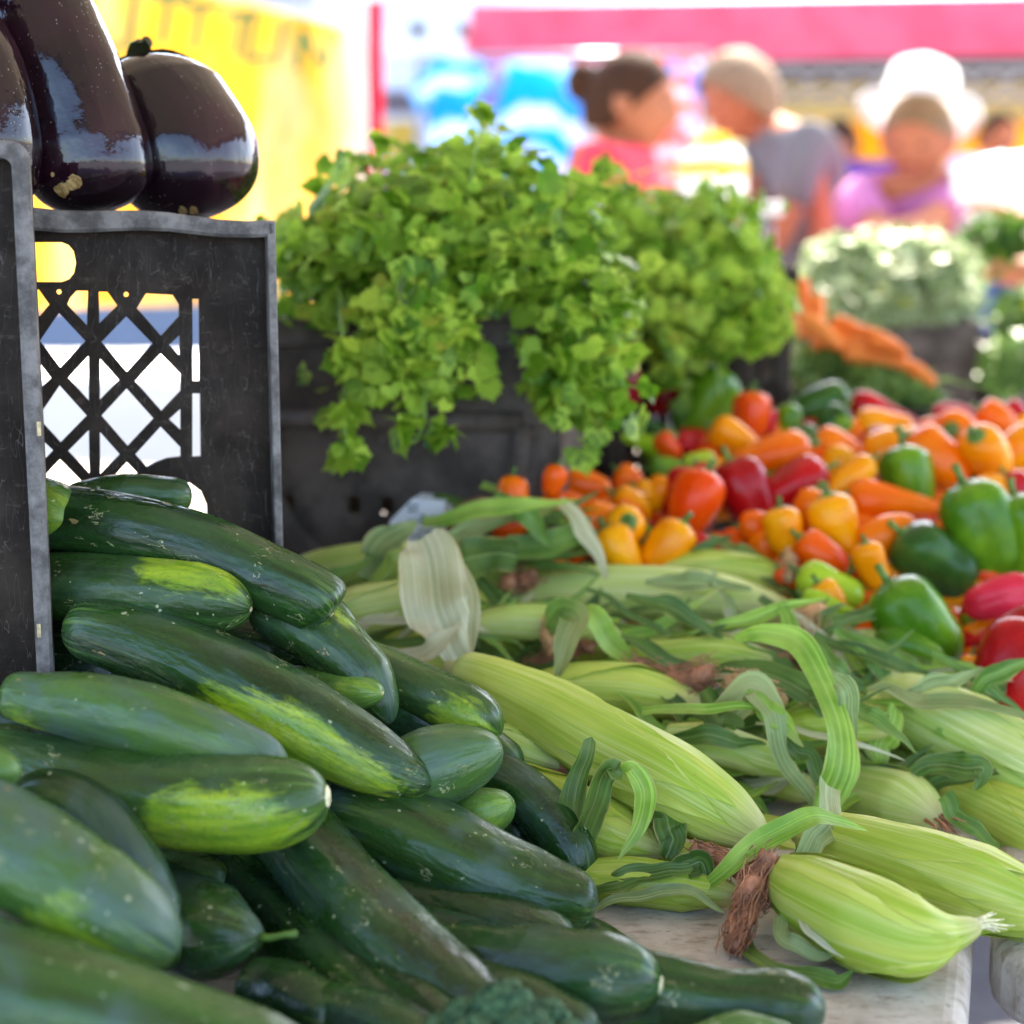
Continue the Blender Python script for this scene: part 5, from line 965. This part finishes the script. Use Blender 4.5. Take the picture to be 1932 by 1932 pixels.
# ------------------------------------------------------------------ herbs
def herb_geo(blobs, n, size, rr, hang=.5, layers=(1.04, .95, .85, .74), clip=None, spray=1, stems=None):
    """lobed leaves carried in sprays that spread through blobs (u,v,D,ru,rv,rd,weight) in px / metres"""
    tot = sum(b_[6] for b_ in blobs); vs = []; fs = []; ph = np.linspace(-2.25, 2.25, 19); left = n
    while left > 0:
        x = rr.random() * tot
        for b_ in blobs:
            x -= b_[6]
            if x <= 0: break
        u, v, D, ru, rv, rd, _ = b_; c = P(u - (30 if spray > 1 and D > 1.7 else 0), v + (16 if spray > 1 else 0), D)
        ru, rv = (ru * .78, rv * .70) if spray > 1 else (ru, rv)
        d_ = Vector((rr.gauss(0, 1), rr.gauss(0, 1), rr.gauss(0, 1) + .2)).normalized()
        if d_.y > .35: d_.y *= -1
        lay = rr.choice(layers) * rr.uniform(.9, 1.07)
        q0 = c + Vector((d_.x * ru * D / F, d_.y * rd, d_.z * rv * D / F)) * lay
        k = 1 if spray == 1 else rr.randint(5, 10); out = d_ * rr.uniform(-.008, .018) + Vector((rr.gauss(0, .010), rr.gauss(0, .008), rr.gauss(0, .010))) if spray > 1 else Vector((0, 0, 0))
        tone = rr.gauss(0, .35)
        if spray > 1 and stems is not None: stems.append([q0 - d_ * .05, q0, q0 + out * .9 + Vector((0, 0, -.2 * out.length))])
        for kk in range(k):
            left -= 1; f = (kk + 1) / k; p = q0 + out * f + (Vector((rr.gauss(0, 1), rr.gauss(0, 1), rr.gauss(0, 1))) * size * .8 if spray > 1 else Vector((0, 0, 0)))
            nrm = (d_ * .7 + Vector((rr.gauss(0, .5 + tone * .2), rr.gauss(0, .5) - .35, rr.gauss(0, .5) + .55))).normalized()
            down = Vector((rr.gauss(0, .8), rr.gauss(0, .4) - .2, -hang + rr.gauss(0, .5))); t = (down - nrm * down.dot(nrm)); t = t.normalized() if t.length > .05 else Vector((1, 0, 0)); s = nrm.cross(t); sz = size * rr.choice((.55, .8, 1., 1.15, 1.35)) * rr.uniform(.9, 1.1)
            for q in ((0, 1.0), (1.05, .78), (-1.05, .78)):
                ct, st_ = math.cos(q[0]), math.sin(q[0]); t2 = t * ct + s * st_; s2 = s * ct - t * st_; n0 = len(vs); bend = rr.uniform(-.1, .4)
                vs.append(p); o = p + t2 * sz * .08
                for a in ph[2:-2]:
                    r_ = sz * q[1] * (.66 + .07 * math.cos(a * 5.2) + .06 * math.cos(a * 11)); x_, y_ = (math.cos(a) + .55) * r_ * .68, math.sin(a) * r_ * .66
                    vs.append(o + t2 * x_ + s2 * y_ - nrm * (bend * (x_ * x_) / sz * .7 - .06 * abs(y_)))
                m_ = len(ph) - 4; fs += [(n0, n0 + i, n0 + i + 1) for i in range(1, m_)]
    return vs, fs
def herb_heap(name, label, cat, blobs, n, size, lm, sm, seed, sprigs=(), stems=60, **k):
    rr = random.Random(seed); ST = []; vs, fs = herb_geo(blobs, n, size, rr, spray=6 if cat == 'herbs' else 1, stems=ST, **k); A = np.array([tuple(v) for v in vs]); root = empty(name, (A[:, 0].mean(), A[:, 1].mean(), A[:, 2].min()), label, cat, 'herb heaps in crates' if cat == 'herbs' else None)
    mk('leaves', vs, fs, lm, root)['kind'] = 'stuff'
    m = MB()
    for i in range(stems):
        b_ = rr.choice(blobs); c = P(*b_[:3]); D = b_[2]; d1_ = Vector((rr.gauss(0, .5) * b_[3] * D / F, rr.gauss(0, .4) * b_[5], rr.gauss(0, .5) * b_[4] * D / F)); d2_ = Vector((rr.gauss(0, .5) * b_[3] * D / F, -abs(rr.gauss(0, .5)) * b_[5], rr.gauss(0, .5) * b_[4] * D / F)); m.tube([c + d1_, c + (d1_ + d2_) / 2 + Vector((0, 0, .012)), c + d2_], .0013, 5)
    for q in ST[::2]: m.tube(q, .0009, 4)
    m.build('stems', sm, root, True)['kind'] = 'stuff'
    for sp_ in sprigs:                                  # dangling stalks with a few leaves at the end
        pts = [P(*q) for q in sp_[0]]; C = catmull(pts, np.linspace(0, 1, 16)); mm = MB(); mm.tube([Vector(c) for c in C], .0016, 6); st = mm.build('hanging_sprig', sm, root, True)
        bl = [(u, v, D_, ru, rv, .012, 1) for u, v, D_, ru, rv in sp_[1]]; v2, f2 = herb_geo(bl, sp_[2], size * 1.15, rr, hang=.8, layers=(.3, .8)); mk('sprig_leaves', v2, f2, lm, st)
    return root
herb_heap('cilantro', 'large bright green heap of cilantro spilling over the nearest moulded crate', 'herbs',
    [(770, 440, 1.46, 190, 150, .10, 5), (930, 410, 1.48, 140, 140, .10, 4), (1020, 440, 1.46, 130, 120, .09, 3.0), (640, 480, 1.46, 105, 90, .08, 2.5), (580, 490, 1.48, 60, 85, .07, 1.5), (780, 570, 1.38, 90, 95, .05, 2.5), (745, 655, 1.35, 62, 75, .035, 1.4), (830, 650, 1.355, 48, 62, .03, .9),
     (1110, 590, 1.410, 80, 110, .05, 2), (1120, 700, 1.393, 60, 80, .035, 1.4), (1075, 650, 1.410, 40, 90, .03, .8), (890, 320, 1.496, 60, 50, .05, .9), (690, 330, 1.479, 45, 35, .05, .6), (1030, 400, 1.479, 70, 70, .06, 1), (950, 495, 1.40, 90, 55, .05, 1.1)],
    2500, .0192, M['herb'], M['herbs'], 3, stems=110, sprigs=[(((640, 540, 1.376), (645, 620, 1.324), (655, 700, 1.316), (648, 780, 1.307), (655, 870, 1.307)), ((645, 780, 1.307, 22, 22), (655, 850, 1.307, 30, 34), (648, 660, 1.316, 22, 36)), 22),
        (((800, 720, 1.333), (800, 790, 1.324), (780, 835, 1.316), (755, 800, 1.316)), ((768, 800, 1.316, 22, 20), (840, 812, 1.316, 26, 28), (730, 700, 1.324, 30, 34)), 16), (((905, 270, 1.496), (908, 230, 1.496), (900, 190, 1.496)), ((900, 205, 1.496, 10, 14), (925, 240, 1.496, 14, 6)), 4),
        (((1060, 700, 1.376), (1045, 760, 1.376)), ((1100, 765, 1.376, 26, 20), (1050, 755, 1.376, 18, 22)), 8)])
herb_heap('cilantro', 'smaller bright green heap of cilantro in the crate in front of the grey shirted man', 'herbs',
    [(1190, 430, 1.890, 110, 85, .10, 3), (1330, 440, 1.890, 120, 75, .10, 3), (1390, 500, 1.854, 85, 100, .08, 2.6), (1270, 540, 1.836, 120, 90, .08, 3), (1350, 590, 1.800, 70, 70, .05, 1.350), (1280, 630, 1.782, 50, 50, .04, 1), (1180, 520, 1.854, 70, 90, .06, 1.440), (1440, 560, 1.818, 34, 60, .04, .8), (1175, 360, 1.908, 36, 24, .04, .5), (1380, 395, 1.890, 60, 40, .05, .8)],
    1350, .0215, M['herb'], M['herbs'], 9, stems=70, sprigs=[(((1335, 620, 1.782), (1352, 690, 1.773), (1360, 750, 1.773)), ((1300, 660, 1.773, 34, 26),), 8), (((1440, 560, 1.800), (1455, 620, 1.782)), ((1455, 600, 1.782, 24, 20),), 6)])
herb_heap('salad_greens', 'pale glossy salad greens heaped in the sun in front of the woman in pink', 'salad', [(1680, 520, 2.85, 160, 75, .13, 5), (1600, 500, 2.85, 80, 50, .1, 2), (1760, 560, 2.8, 80, 50, .09, 2), (1650, 570, 2.76, 110, 40, .06, 2), (1700, 465, 2.9, 100, 30, .1, 1)], 2400, .026, M['lettuce'], M['herbs'], 21, stems=40)
herb_heap('salad_greens', 'pinkish and green radish bunches in the crate at the far right edge', 'salad', [(1960, 600, 2.9, 90, 60, .1, 3), (1900, 690, 2.75, 50, 60, .05, 1)], 700, .022, M['fern'], M['herbs'], 23, stems=20)
herb_heap('greens_heap', 'feathery carrot tops drooping below the carrots behind the peppers', 'greens', [(1560, 690, 2.24, 70, 60, .06, 3), (1660, 730, 2.20, 90, 45, .06, 3), (1530, 620, 2.3, 40, 60, .05, 1.5), (1720, 745, 2.2, 50, 40, .05, 1)], 1700, .012, M['fern'], M['herbs'], 25, stems=120)
for i, (a, b_, r, lab) in enumerate([((1505, 530), (1520, 640), 24, 'upright orange carrot furthest left in the bunch'), ((1535, 560), (1545, 660), 22, 'upright carrot second from the left'), ((1570, 610), (1640, 640), 20, 'carrot with blunt end lying above the others'), ((1560, 640), (1690, 670), 22, 'long carrot in the middle of the bunch'),
        ((1590, 665), (1720, 690), 20, 'carrot lying lower with its tip toward the slotted crate'), ((1600, 625), (1700, 655), 18, 'thin carrot on top of the bunch'), ((1700, 690), (1765, 725), 19, 'carrot sticking out lowest to the right'), ((1510, 600), (1590, 660), 20, 'carrot slanting down between the upright and the flat ones'), ((1640, 650), (1715, 668), 17, 'carrot tip just left of the slotted crate')]):
    D_ = 2.2 - i * .004; ra = r * D_ / F; A_, B_ = P(*a, D_), P(*b_, D_ - .02); g = sweep([A_, (A_ + B_) / 2 + Vector((0, 0, .003)), B_], [ra, ra * .95, ra * .75, ra * .5], 26, 20, (.08, .12), (2.4, 2), lambda SS, TH, L: 1 + .02 * np.sin(SS * 60) + .03 * np.cos(TH * 2 + SS * 5))
    tag(mk('carrot', g['V'], g['F'], M['carrot'], attrs=dict(cyl=('FLOAT_VECTOR', g['cyl']))), lab, 'carrot', 'carrots in a bunch behind the peppers')
# dry brown leaf and small white printed basket tag beside the nearest cilantro crate
r_ = mk('dry_leaf', *leaf_geo([(845, 1010, 1.37), (880, 985, 1.36), (930, 970, 1.36), (975, 985, 1.365)], [20, 66, 60, 5], fold=.5, wav=.35, hint=(0, .4, 1), seed=4.)[:2], simple('dry_brown_leaf', (.20, .10, .04), .7, .4, 40))
tag(r_, 'dry brown curled leaf between the white printed carton and the orange peppers', 'leaf')
q = P(735, 1020, 1.37); q2 = P(838, 1020, 1.36); ax = q2 - q; ax.z = 0; up = Vector((.0, 0.01, P(735, 940, 1.37).z - q.z)); wp = simple('white_card', (.72, .73, .76), .6, .04, 20)
nbk = Vector((-ax.y, ax.x, 0)).normalized()
ctn = empty('small_carton', q + ax / 2, 'small white printed carton standing against the nearest cilantro crate', 'carton')
vs, fs = plate([Vector(p) for p in ((0, 0), (1, 0), (1, .95), (.42, 1.0), (.0, .45))], [], lambda x, y, dd: q + ax * x + up * y + nbk * dd, .03); mk('box', vs, fs, wp, ctn, smooth=False)
ink = simple('grey_ink', (.10, .10, .12), .7, .1, 30); m = MB()
rr = random.Random(3)
for j in range(7):
    x = .34
    while x < .92:
        w_ = rr.uniform(.03, .10)
        if rr.random() < .75 and not (x > .70 and j > 4): m.box(q + ax * x + up * (.12 + j * .115) - nbk * .0012, ax * w_, nbk * .001, up * .05)
        x += w_ + .03
m.build('print', ink, ctn)
# broccoli at the bottom edge
bro = empty('broccoli', P(940, 1990, .735), 'blurred blue green broccoli head at the bottom edge in front of the diagonal cucumber', 'broccoli')
bm_ = NB('broccoli_floret'); v_ = bm_.obj(); bm_.out(bm_.mix(bm_.mr(bm_.noise(v_, 260, 3), .35, .65), (.022, .075, .035), (.10, .20, .085)), .7, .3, bm_.bump(bm_.vor(v_, 420), .9, .003))
for (u, v, r, D_) in ((880, 1930, 46, .745), (950, 1915, 62, .74), (1030, 1935, 48, .74), (830, 1950, 38, .745), (990, 1965, 60, .725), (900, 1980, 60, .725), (1075, 1965, 40, .73)):
    bm = bmesh.new(); bmesh.ops.create_icosphere(bm, subdivisions=5, radius=r * D_ / F); c = P(u, v, D_)
    for q_ in bm.verts:
        n_ = q_.co.normalized(); k = 1 + .14 * noise.noise(n_ * 4.5 + Vector((u, v, 0))) + .075 * abs(noise.noise(n_ * 22 + Vector((u, 0, 0)))) * 2 + .03 * noise.noise(n_ * 60); q_.co = q_.co * k
        if q_.co.z < 0: q_.co.z *= .55
    bm.verts.index_update(); mk('floret', [c + q_.co for q_ in bm.verts], [[q_.index for q_ in f.verts] for f in bm.faces], bm_.m, bro); bm.free()
MB().tube([P(940, 2110, .735), P(945, 2040, .74), P(950, 1970, .74)], [.016, .018, .022], 14).build('stalk', simple('broccoli_stalk', (.22, .36, .14), .5), bro, True)
# ------------------------------------------------------------------ people
SK = simple('skin', (.36, .14, .07), .6, .05, 6, spec=.2); SKs = simple('sunburnt_skin', (.42, .15, .075), .6, .05, 6, spec=.2)
def skin_mesh(nodes, edges, root=0, sub=2):
    me = bpy.data.meshes.new('t'); me.from_pydata([n_[0] for n_ in nodes], edges, []); o = bpy.data.objects.new('t', me); COL.objects.link(o)
    o.modifiers.new('s', 'SKIN'); sv = me.skin_vertices[0].data
    for i, n_ in enumerate(nodes): sv[i].radius = (n_[1], n_[2] if len(n_) > 2 else n_[1]); sv[i].use_root = (i == root)
    if sub: s_ = o.modifiers.new('b', 'SUBSURF'); s_.levels = sub; s_.render_levels = sub
    dg = bpy.context.evaluated_depsgraph_get(); e_ = o.evaluated_get(dg); m2 = bpy.data.meshes.new_from_object(e_)
    r = ([v.co.copy() for v in m2.vertices], [tuple(p.vertices) for p in m2.polygons]); bpy.data.objects.remove(o); return r
def head_geo(c, fwd, up, h):
    """head of height h centred at c with brow, nose, lips, chin and ears"""
    right = fwd.cross(up).normalized(); vs = []; fs = []; nu, nv = 40, 30
    for j in range(nv + 1):
        ph = math.pi * j / nv; z = math.cos(ph)
        for i in range(nu):
            th = 2 * math.pi * i / nu; f = math.sin(ph) * math.cos(th); r = math.sin(ph) * math.sin(th)
            wx = .37 * (1 - .22 * max(0, -z) ** 1.2); wy = .44 * (1 - .10 * max(0, -z)); F_ = f * wy; 
            if f > 0:
                F_ += .085 * math.exp(-((z + .10) / .20) ** 2 - (r / .14) ** 2) + .03 * math.exp(-((z + .45) / .10) ** 2 - (r / .25) ** 2) + .045 * math.exp(-((z + .85) / .22) ** 2 - (r / .3) ** 2)
                F_ -= .035 * math.exp(-((z - .10) / .12) ** 2 - ((abs(r) - .36) / .16) ** 2); F_ += .02 * math.exp(-((z - .28) / .10) ** 2 - (r / .5) ** 2)
            R_ = r * wx
            if abs(th - math.pi / 2) < .25 or abs(th - 3 * math.pi / 2) < .25:
                if -.35 < z < .2: R_ *= 1.16
            vs.append(c + (fwd * F_ + right * R_ + up * z * .5) * h)
    for j in range(nv):
        for i in range(nu): fs.append((j * nu + i, (j + 1) * nu + i, (j + 1) * nu + (i + 1) % nu, j * nu + (i + 1) % nu))
    return vs, fs, right
def ik(s, w_, l1, l2, pole):
    d_ = w_ - s; L = min(d_.length, (l1 + l2) * .995); dn = d_.normalized(); a = (l1 * l1 - l2 * l2 + L * L) / (2 * L); h = math.sqrt(max(0, l1 * l1 - a * a)); pl = (pole - dn * pole.dot(dn)).normalized(); return s + dn * a + pl * h, s + dn * L
def person(label, hip, chest, headc, facing, hh, shirtm, trm, hairm, skin, wl=None, wr=None, hair='short', glow_hat=None, hscale=1., extras=None):
    """hip, chest, headc: world points; facing: unit vector of the torso (xy)"""
    hip, chest, headc = Vector(hip), Vector(chest), Vector(headc); fw = Vector(facing).normalized(); side = fw.cross(Vector((0, 0, 1))).normalized()
    tor = (chest - hip); up = tor.normalized(); nk = chest + (headc - chest) * .42; shl = chest - side * .165 + up * .05; shr = chest + side * .165 + up * .05
    root = empty('person', (hip.x, hip.y, 0), label, 'person', None)
    nodes = [(hip, .14, .11)]; E = []
    def add(p, r, par, r2=None): nodes.append((p, r, r2 or r)); E.append((par, len(nodes) - 1)); return len(nodes) - 1
    sp = add(hip + tor * .5, .125, 0, .105); ch = add(chest, .13, sp, .11); n1 = add(chest + (nk - chest) * .75 + Vector((0, 0, .03)), .062, ch); n2 = add(nk + (headc - nk) * .55, .055, n1)
    ends = {}
    for sgn, sh, wt in ((-1, shl, wl), (1, shr, wr)):
        si = add(sh, .062, ch); wt = Vector(wt) if wt is not None else sh + Vector((0, 0, -.52)) + fw * .08 + side * sgn * .06
        el, wv = ik(sh, wt, .29, .26, Vector((0, 0, -1)) - fw * .5 + side * sgn * .4); m1 = add((sh + el) / 2, .050, si); e1 = add(el, .040, m1); m2 = add((el + wv) / 2, .038, e1); w1 = add(wv, .027, m2)
        dr = (wv - el).normalized(); pm = add(wv + dr * .045, .030, w1, .018); pk = dr.cross(Vector((0, 0, 1))); pk = pk.normalized() if pk.length > .1 else side; dn = Vector((0, 0, -1))
        for f, (lo, ln) in enumerate(((-.027, .066), (-.009, .075), (.010, .070), (.028, .055))):
            k = add(wv + dr * .085 + pk * lo, .0095, pm); k2 = add(wv + dr * (.085 + ln * .55) + pk * lo * 1.15 + dn * ln * .18, .0082, k); add(wv + dr * (.085 + ln * .9) + pk * lo * 1.2 + dn * ln * .5, .007, k2)
        k = add(wv + dr * .03 - pk * .034 + dn * .01, .011, pm); add(wv + dr * .07 - pk * .05 + dn * .025, .009, k); ends[sgn] = (sh, el, wv)
    for sgn in (-1, 1):
        hj = add(hip + side * sgn * .095 + Vector((0, 0, -.09)), .085, 0); kn = add(Vector((hip.x, hip.y, .48)) + side * sgn * .11 + fw * .03, .058, hj); cf = add(Vector((hip.x, hip.y, .30)) + side * sgn * .11 - fw * .01, .052, kn); an = add(Vector((hip.x, hip.y, .085)) + side * sgn * .11 - fw * .03, .036, cf); add(Vector((hip.x, hip.y, .035)) + side * sgn * .12 + fw * .13, .034, an)
    vs, fs = skin_mesh(nodes, E); hf = Vector(hh).normalized(); hup = (Vector((0, 0, 1)) - hf * hf.z).normalized(); H = .235 * hscale; hv, hfc, hr = head_geo(headc, hf, hup, H); n_ = len(vs)
    fmi = [0] * (len(fs) + len(hfc)); eyes = MB()
    vs2 = vs + hv; fs2 = fs + [tuple(i + n_ for i in f) for f in hfc]
    dk = simple('eye_dark', (.03, .02, .02), .2); lip = simple('lip', (.50, .14, .12), .4)
    o = mk('body', vs2, fs2, skin, root)
    for s_ in (-1, 1): MB().ell(headc + hf * H * .375 + hr * s_ * H * .135 + hup * H * .055, hr * .014, hf * .006, hup * .006, 12, 8).build('eye', dk, root, True)
    MB().ell(headc + hf * H * .40 - hup * H * .225, hr * .024, hf * .008, hup * .007, 14, 8).build('mouth', lip, root, True)
    # hair: cap over crown and back
    hm = MB(); cu, cv_ = 28, 16; hv_ = []
    for j in range(cv_ + 1):
        for i in range(cu):
            th = 2 * math.pi * i / cu; f = math.cos(th); lim = math.pi * (.30 + .36 * (1 - max(-.2, f)) / 1.2 * (1. if hair != 'short' else .8)); ph = lim * j / cv_; nz_ = 1 + .03 * noise.noise(Vector((th * 3, ph * 5, headc.x)))
            hv_.append(headc + (hf * (math.sin(ph) * f * .475 - .015) + hr * math.sin(ph) * math.sin(th) * .415 + hup * math.cos(ph) * .545) * H * nz_ * (1.12 if hair == 'full' else 1))
    hm.add(hv_, [(j * cu + i, (j + 1) * cu + i, (j + 1) * cu + (i + 1) % cu, j * cu + (i + 1) % cu) for j in range(cv_) for i in range(cu)])
    if hair == 'bun': hm.ell(headc - hf * H * .52 + hup * H * .18, hf * .045, hr * .05, hup * .055, 18, 12)
    hm.build('hair', hairm, root, True)
    # shirt, a little looser than the body
    sn = [(hip + Vector((0, 0, .0)), .165, .135)]; SE = []
    def sadd(p, r, par, r2=None): sn.append((p, r, r2 or r)); SE.append((par, len(sn) - 1)); return len(sn) - 1
    a = sadd(hip + tor * .5, .150, 0, .13); b_ = sadd(chest, .155, a, .135); cc = sadd(chest + up * .075, .09, b_)
    for s_ in (-1, 1):
        sh, el, wv = ends[s_]; q_ = sadd(sh, .078, b_); q2_ = sadd(sh + (el - sh) * .45, .068, q_); sadd(sh + (el - sh) * .72, .066, q2_)
    sadd(hip + Vector((0, 0, -.10)), .16, 0, .135)
    sv, sf = skin_mesh(sn, SE); so_ = mk('shirt', sv, sf, shirtm, root)
    tn = [(hip + Vector((0, 0, -.06)), .135, .12)]; TE = []
    for s_ in (-1, 1):
        k = len(tn); tn.append((hip + side * s_ * .10 + Vector((0, 0, -.14)), .098)); TE.append((0, k)); tn.append((Vector((hip.x, hip.y, .48)) + side * s_ * .11 + fw * .03, .075)); TE.append((k, k + 1)); tn.append((Vector((hip.x, hip.y, .12)) + side * s_ * .11 - fw * .02, .062)); TE.append((k + 1, k + 2))
    tv, tf = skin_mesh(tn, TE); mk('trousers', tv, tf, trm, root)
    if glow_hat:  # white brimmed shape stands in for the blown-out glow of backlit hair
        m = MB(); hc = headc + hup * H * .30 - hf * H * .08; hu = (hup * 1. - hf * glow_hat[1]).normalized(); hx = hr; hy = hx.cross(hu).normalized(); vs = []; ns_ = 40
        prof_ = [(.0, .135), (.05, .132), (.085, .11), (.098, .05), (.104, .012), (.13, .002), (.16, -.006), (glow_hat[0], -.018), (glow_hat[0], -.022), (.16, -.010), (.105, -.002)]
        for k, (r_, z_) in enumerate(prof_):
            for i in range(ns_): th = 2 * math.pi * i / ns_; vs.append(hc + (hx * math.cos(th) + hy * math.sin(th) * 1.1) * r_ + hu * (z_ + (.012 * math.cos(2 * th) * (r_ / glow_hat[0]) ** 2 if r_ > .12 else 0)))
        fs = [(k * ns_ + i, k * ns_ + (i + 1) % ns_, (k + 1) * ns_ + (i + 1) % ns_, (k + 1) * ns_ + i) for k in range(len(prof_) - 1) for i in range(ns_)]
        m.add(vs, fs); m.build('glow_hat', glow_hat[2], root, True)
    return root
den = simple('denim', (.10, .14, .24), .8, .1, 10); khk = simple('khaki_cloth', (.35, .30, .22), .8, .1, 10)
whh = simple('light_brown_hair', (.26, .17, .10), .7, .2, 60, spec=.1)
glow_white = simple('hair_glow_white', (.85, .84, .80), .7, .04, 60, .25)  # white puts the blown-out backlight into the colour
brn = simple('brown_hair', (.055, .026, .014), .8, .3, 60, spec=.08); blond = simple('blond_hair', (.20, .12, .055), .5, .2, 60); dkh = simple('dark_hair', (.04, .025, .02), .8, .3, 60, spec=.08)
D_ = 4.3; h0 = P(1190, 200, D_)
person('woman in a red shirt with brown hair in a bun, turned to the right', P(1150, 640, D_ + .05), P(1160, 350, D_), h0, (.9, -.3, 0), (.93, -.28, -.12), simple('red_cotton', (.80, .045, .075), .8, .06, 8), den, brn, SK, hair='bun', hscale=1.14,
       wl=P(1230, 560, D_ - .3), wr=P(1260, 560, D_ - .25))
D_ = 4.7; h0 = P(1392, 188, D_)
person('man in a grey t-shirt with sunlit pale hair bending forward to the left', P(1560, 560, D_ + .1), P(1485, 305, D_), h0, (-.95, -.25, 0), (-.9, -.3, -.30), simple('grey_cotton', (.15, .15, .155), .8, .06, 8), khk, whh, SKs, wl=P(1330, 560, D_ - .2), wr=P(1385, 500, D_ - .3), hair='full')
D_ = 4.3; h0 = P(1733, 262, D_)
ps = person('woman in a pink shirt with a white brim shaped as the glow of backlit hair leaning over the salad greens', P(1760, 640, D_ + .3), P(1725, 400, D_ + .04), h0, (-.25, -1, 0), (-.45, -.8, -.38), simple('pink_cotton', (.46, .14, .32), .8, .08, 8), den, blond, SKs, wl=P(1500, 500, 3.75), wr=P(1830, 560, 3.7), glow_hat=(.155, 1.0, glow_white))
# dark lettering-like print on her shirt
m = MB(); rr = random.Random(8)
for i, ch in enumerate('MINNW'):
    tv, tf = text_mesh(ch, .075, .003, 0); c = P(1668 + i * 30, 428 + (i % 2) * 3, D_ - .16 + abs(i - 1.6) * .012); m.add([c + Vector((p.x, p.z * 2, p.y)) for p in tv], tf)
m.build('shirt_print', simple('plum_print', (.22, .04, .14), .8), ps)
# arm coming in from the right: person mostly outside the frame
D_ = 3.3
person('person reaching in from the right edge with one bare forearm over the salad', P(2250, 700, D_ + .15), P(2190, 330, D_), P(2140, 130, D_), (-.95, .1, 0), (-.9, .1, -.3), simple('white_cotton', (.80, .80, .80), .8, .04, 8), khk, brn, SKs, wl=P(1860, 505, D_ + .1), wr=P(1935, 420, D_ + .35))
herb_heap('parsley_bunch', 'dark green parsley bunch held up at the right edge', 'herbs', [(1900, 428, 3.25, 44, 24, .05, 1), (1930, 440, 3.25, 40, 20, .04, 1)], 300, .022, mat_herb('dark_parsley', (.03, .10, .01), (.10, .22, .02)), M['herbs'], 31, stems=20)
D_ = 8.
person('distant person in a lilac shirt beyond the white hair glow, at the right', P(1870, 470, D_), P(1858, 335, D_), P(1884, 262, D_), (.5, -.8, 0), (.3, -.9, 0), simple('lilac_cotton', (.50, .42, .75), .8, .06, 8), den, dkh, SKs)
D_ = 7.
person('child in a deep purple shirt behind the back of the grey shirted man', P(1605, 480, D_), P(1603, 350, D_), P(1580, 275, D_), (-.3, -.9, 0), (-.8, -.5, 0), simple('purple_cotton', (.08, .02, .25), .8, .06, 8), den, dkh, SKs, hscale=.9)
# white plastic bag / bundle on the far table at right, big jug with yellow label
def blob(name, label, cat, c, rx, ry, rz, mat, amp=.12, parent=None):
    bm = bmesh.new(); bmesh.ops.create_icosphere(bm, subdivisions=5, radius=1)
    for q_ in bm.verts: k = 1 + amp * noise.noise(q_.co * 2.1 + Vector(c)) + amp * .5 * noise.noise(q_.co * 6); q_.co = Vector((q_.co.x * rx, q_.co.y * ry, q_.co.z * rz)) * k
    bm.verts.index_update(); o = mk(name, [Vector(c) + q_.co for q_ in bm.verts], [[q_.index for q_ in f.verts] for f in bm.faces], mat, parent); bm.free()
    if label: tag(o, label, cat)
    return o
bagm = simple('white_plastic_film', (.84, .85, .86), .3, .03, 10, .3)
blob('plastic_bag', 'bulging white plastic bag carried at the right edge above the bare forearm', 'bag', P(1900, 350, 3.9), .13, .09, .075, bagm, .25)
stl = P(1340, 620, 4.0); D_ = 4.05
tb3 = empty('side_table', (stl.x, stl.y + .1, 0), 'small table under the yellow and white jug', 'table'); zt3 = P(0, 385, D_).z
MB().box((P(1262, 0, D_).x, D_ - .1, zt3 - .03), (.26, 0, 0), (0, .3, 0), (0, 0, .03), .005).build('tabletop', white, tb3)
for x in (.02, .23):
    for y in (.02, .27): MB().tube([(P(1262, 0, D_).x + x, D_ - .1 + y, 0), (P(1262, 0, D_).x + x, D_ - .1 + y, zt3 - .03)], .01, 8).build('leg', steel, tb3, True)
c = P(1342, 385, D_); c.z = zt3 + .001; jug = empty('jug', c, 'big white jug with a yellow band and lid left of the grey shirted man', 'jug')
pr_ = [(0, 0), (.075, 0), (.085, .01), (.086, .05), (.086, .10), (.07, .125), (.04, .14), (.035, .15)]
def lathe(c, pr, n=32): 
    vs = [Vector(c) + Vector((r_ * math.cos(2 * math.pi * i / n), r_ * math.sin(2 * math.pi * i / n), z)) for r_, z in pr for i in range(n)]; return vs, [(k * n + i, k * n + (i + 1) % n, (k + 1) * n + (i + 1) % n, (k + 1) * n + i) for k in range(len(pr) - 1) for i in range(n)]
mk('jug_body', *lathe(c, pr_), simple('white_plastic', (.84, .83, .80), .3, .02, 8, .25), jug); mk('band', *lathe(c, [(.0865, .068), (.0875, .07), (.0875, .098), (.0865, .10)]), yel2, jug); mk('lid', *lathe(c, [(0.0, .17), (.036, .17), (.04, .165), (.04, .14)]), yel2, jug)
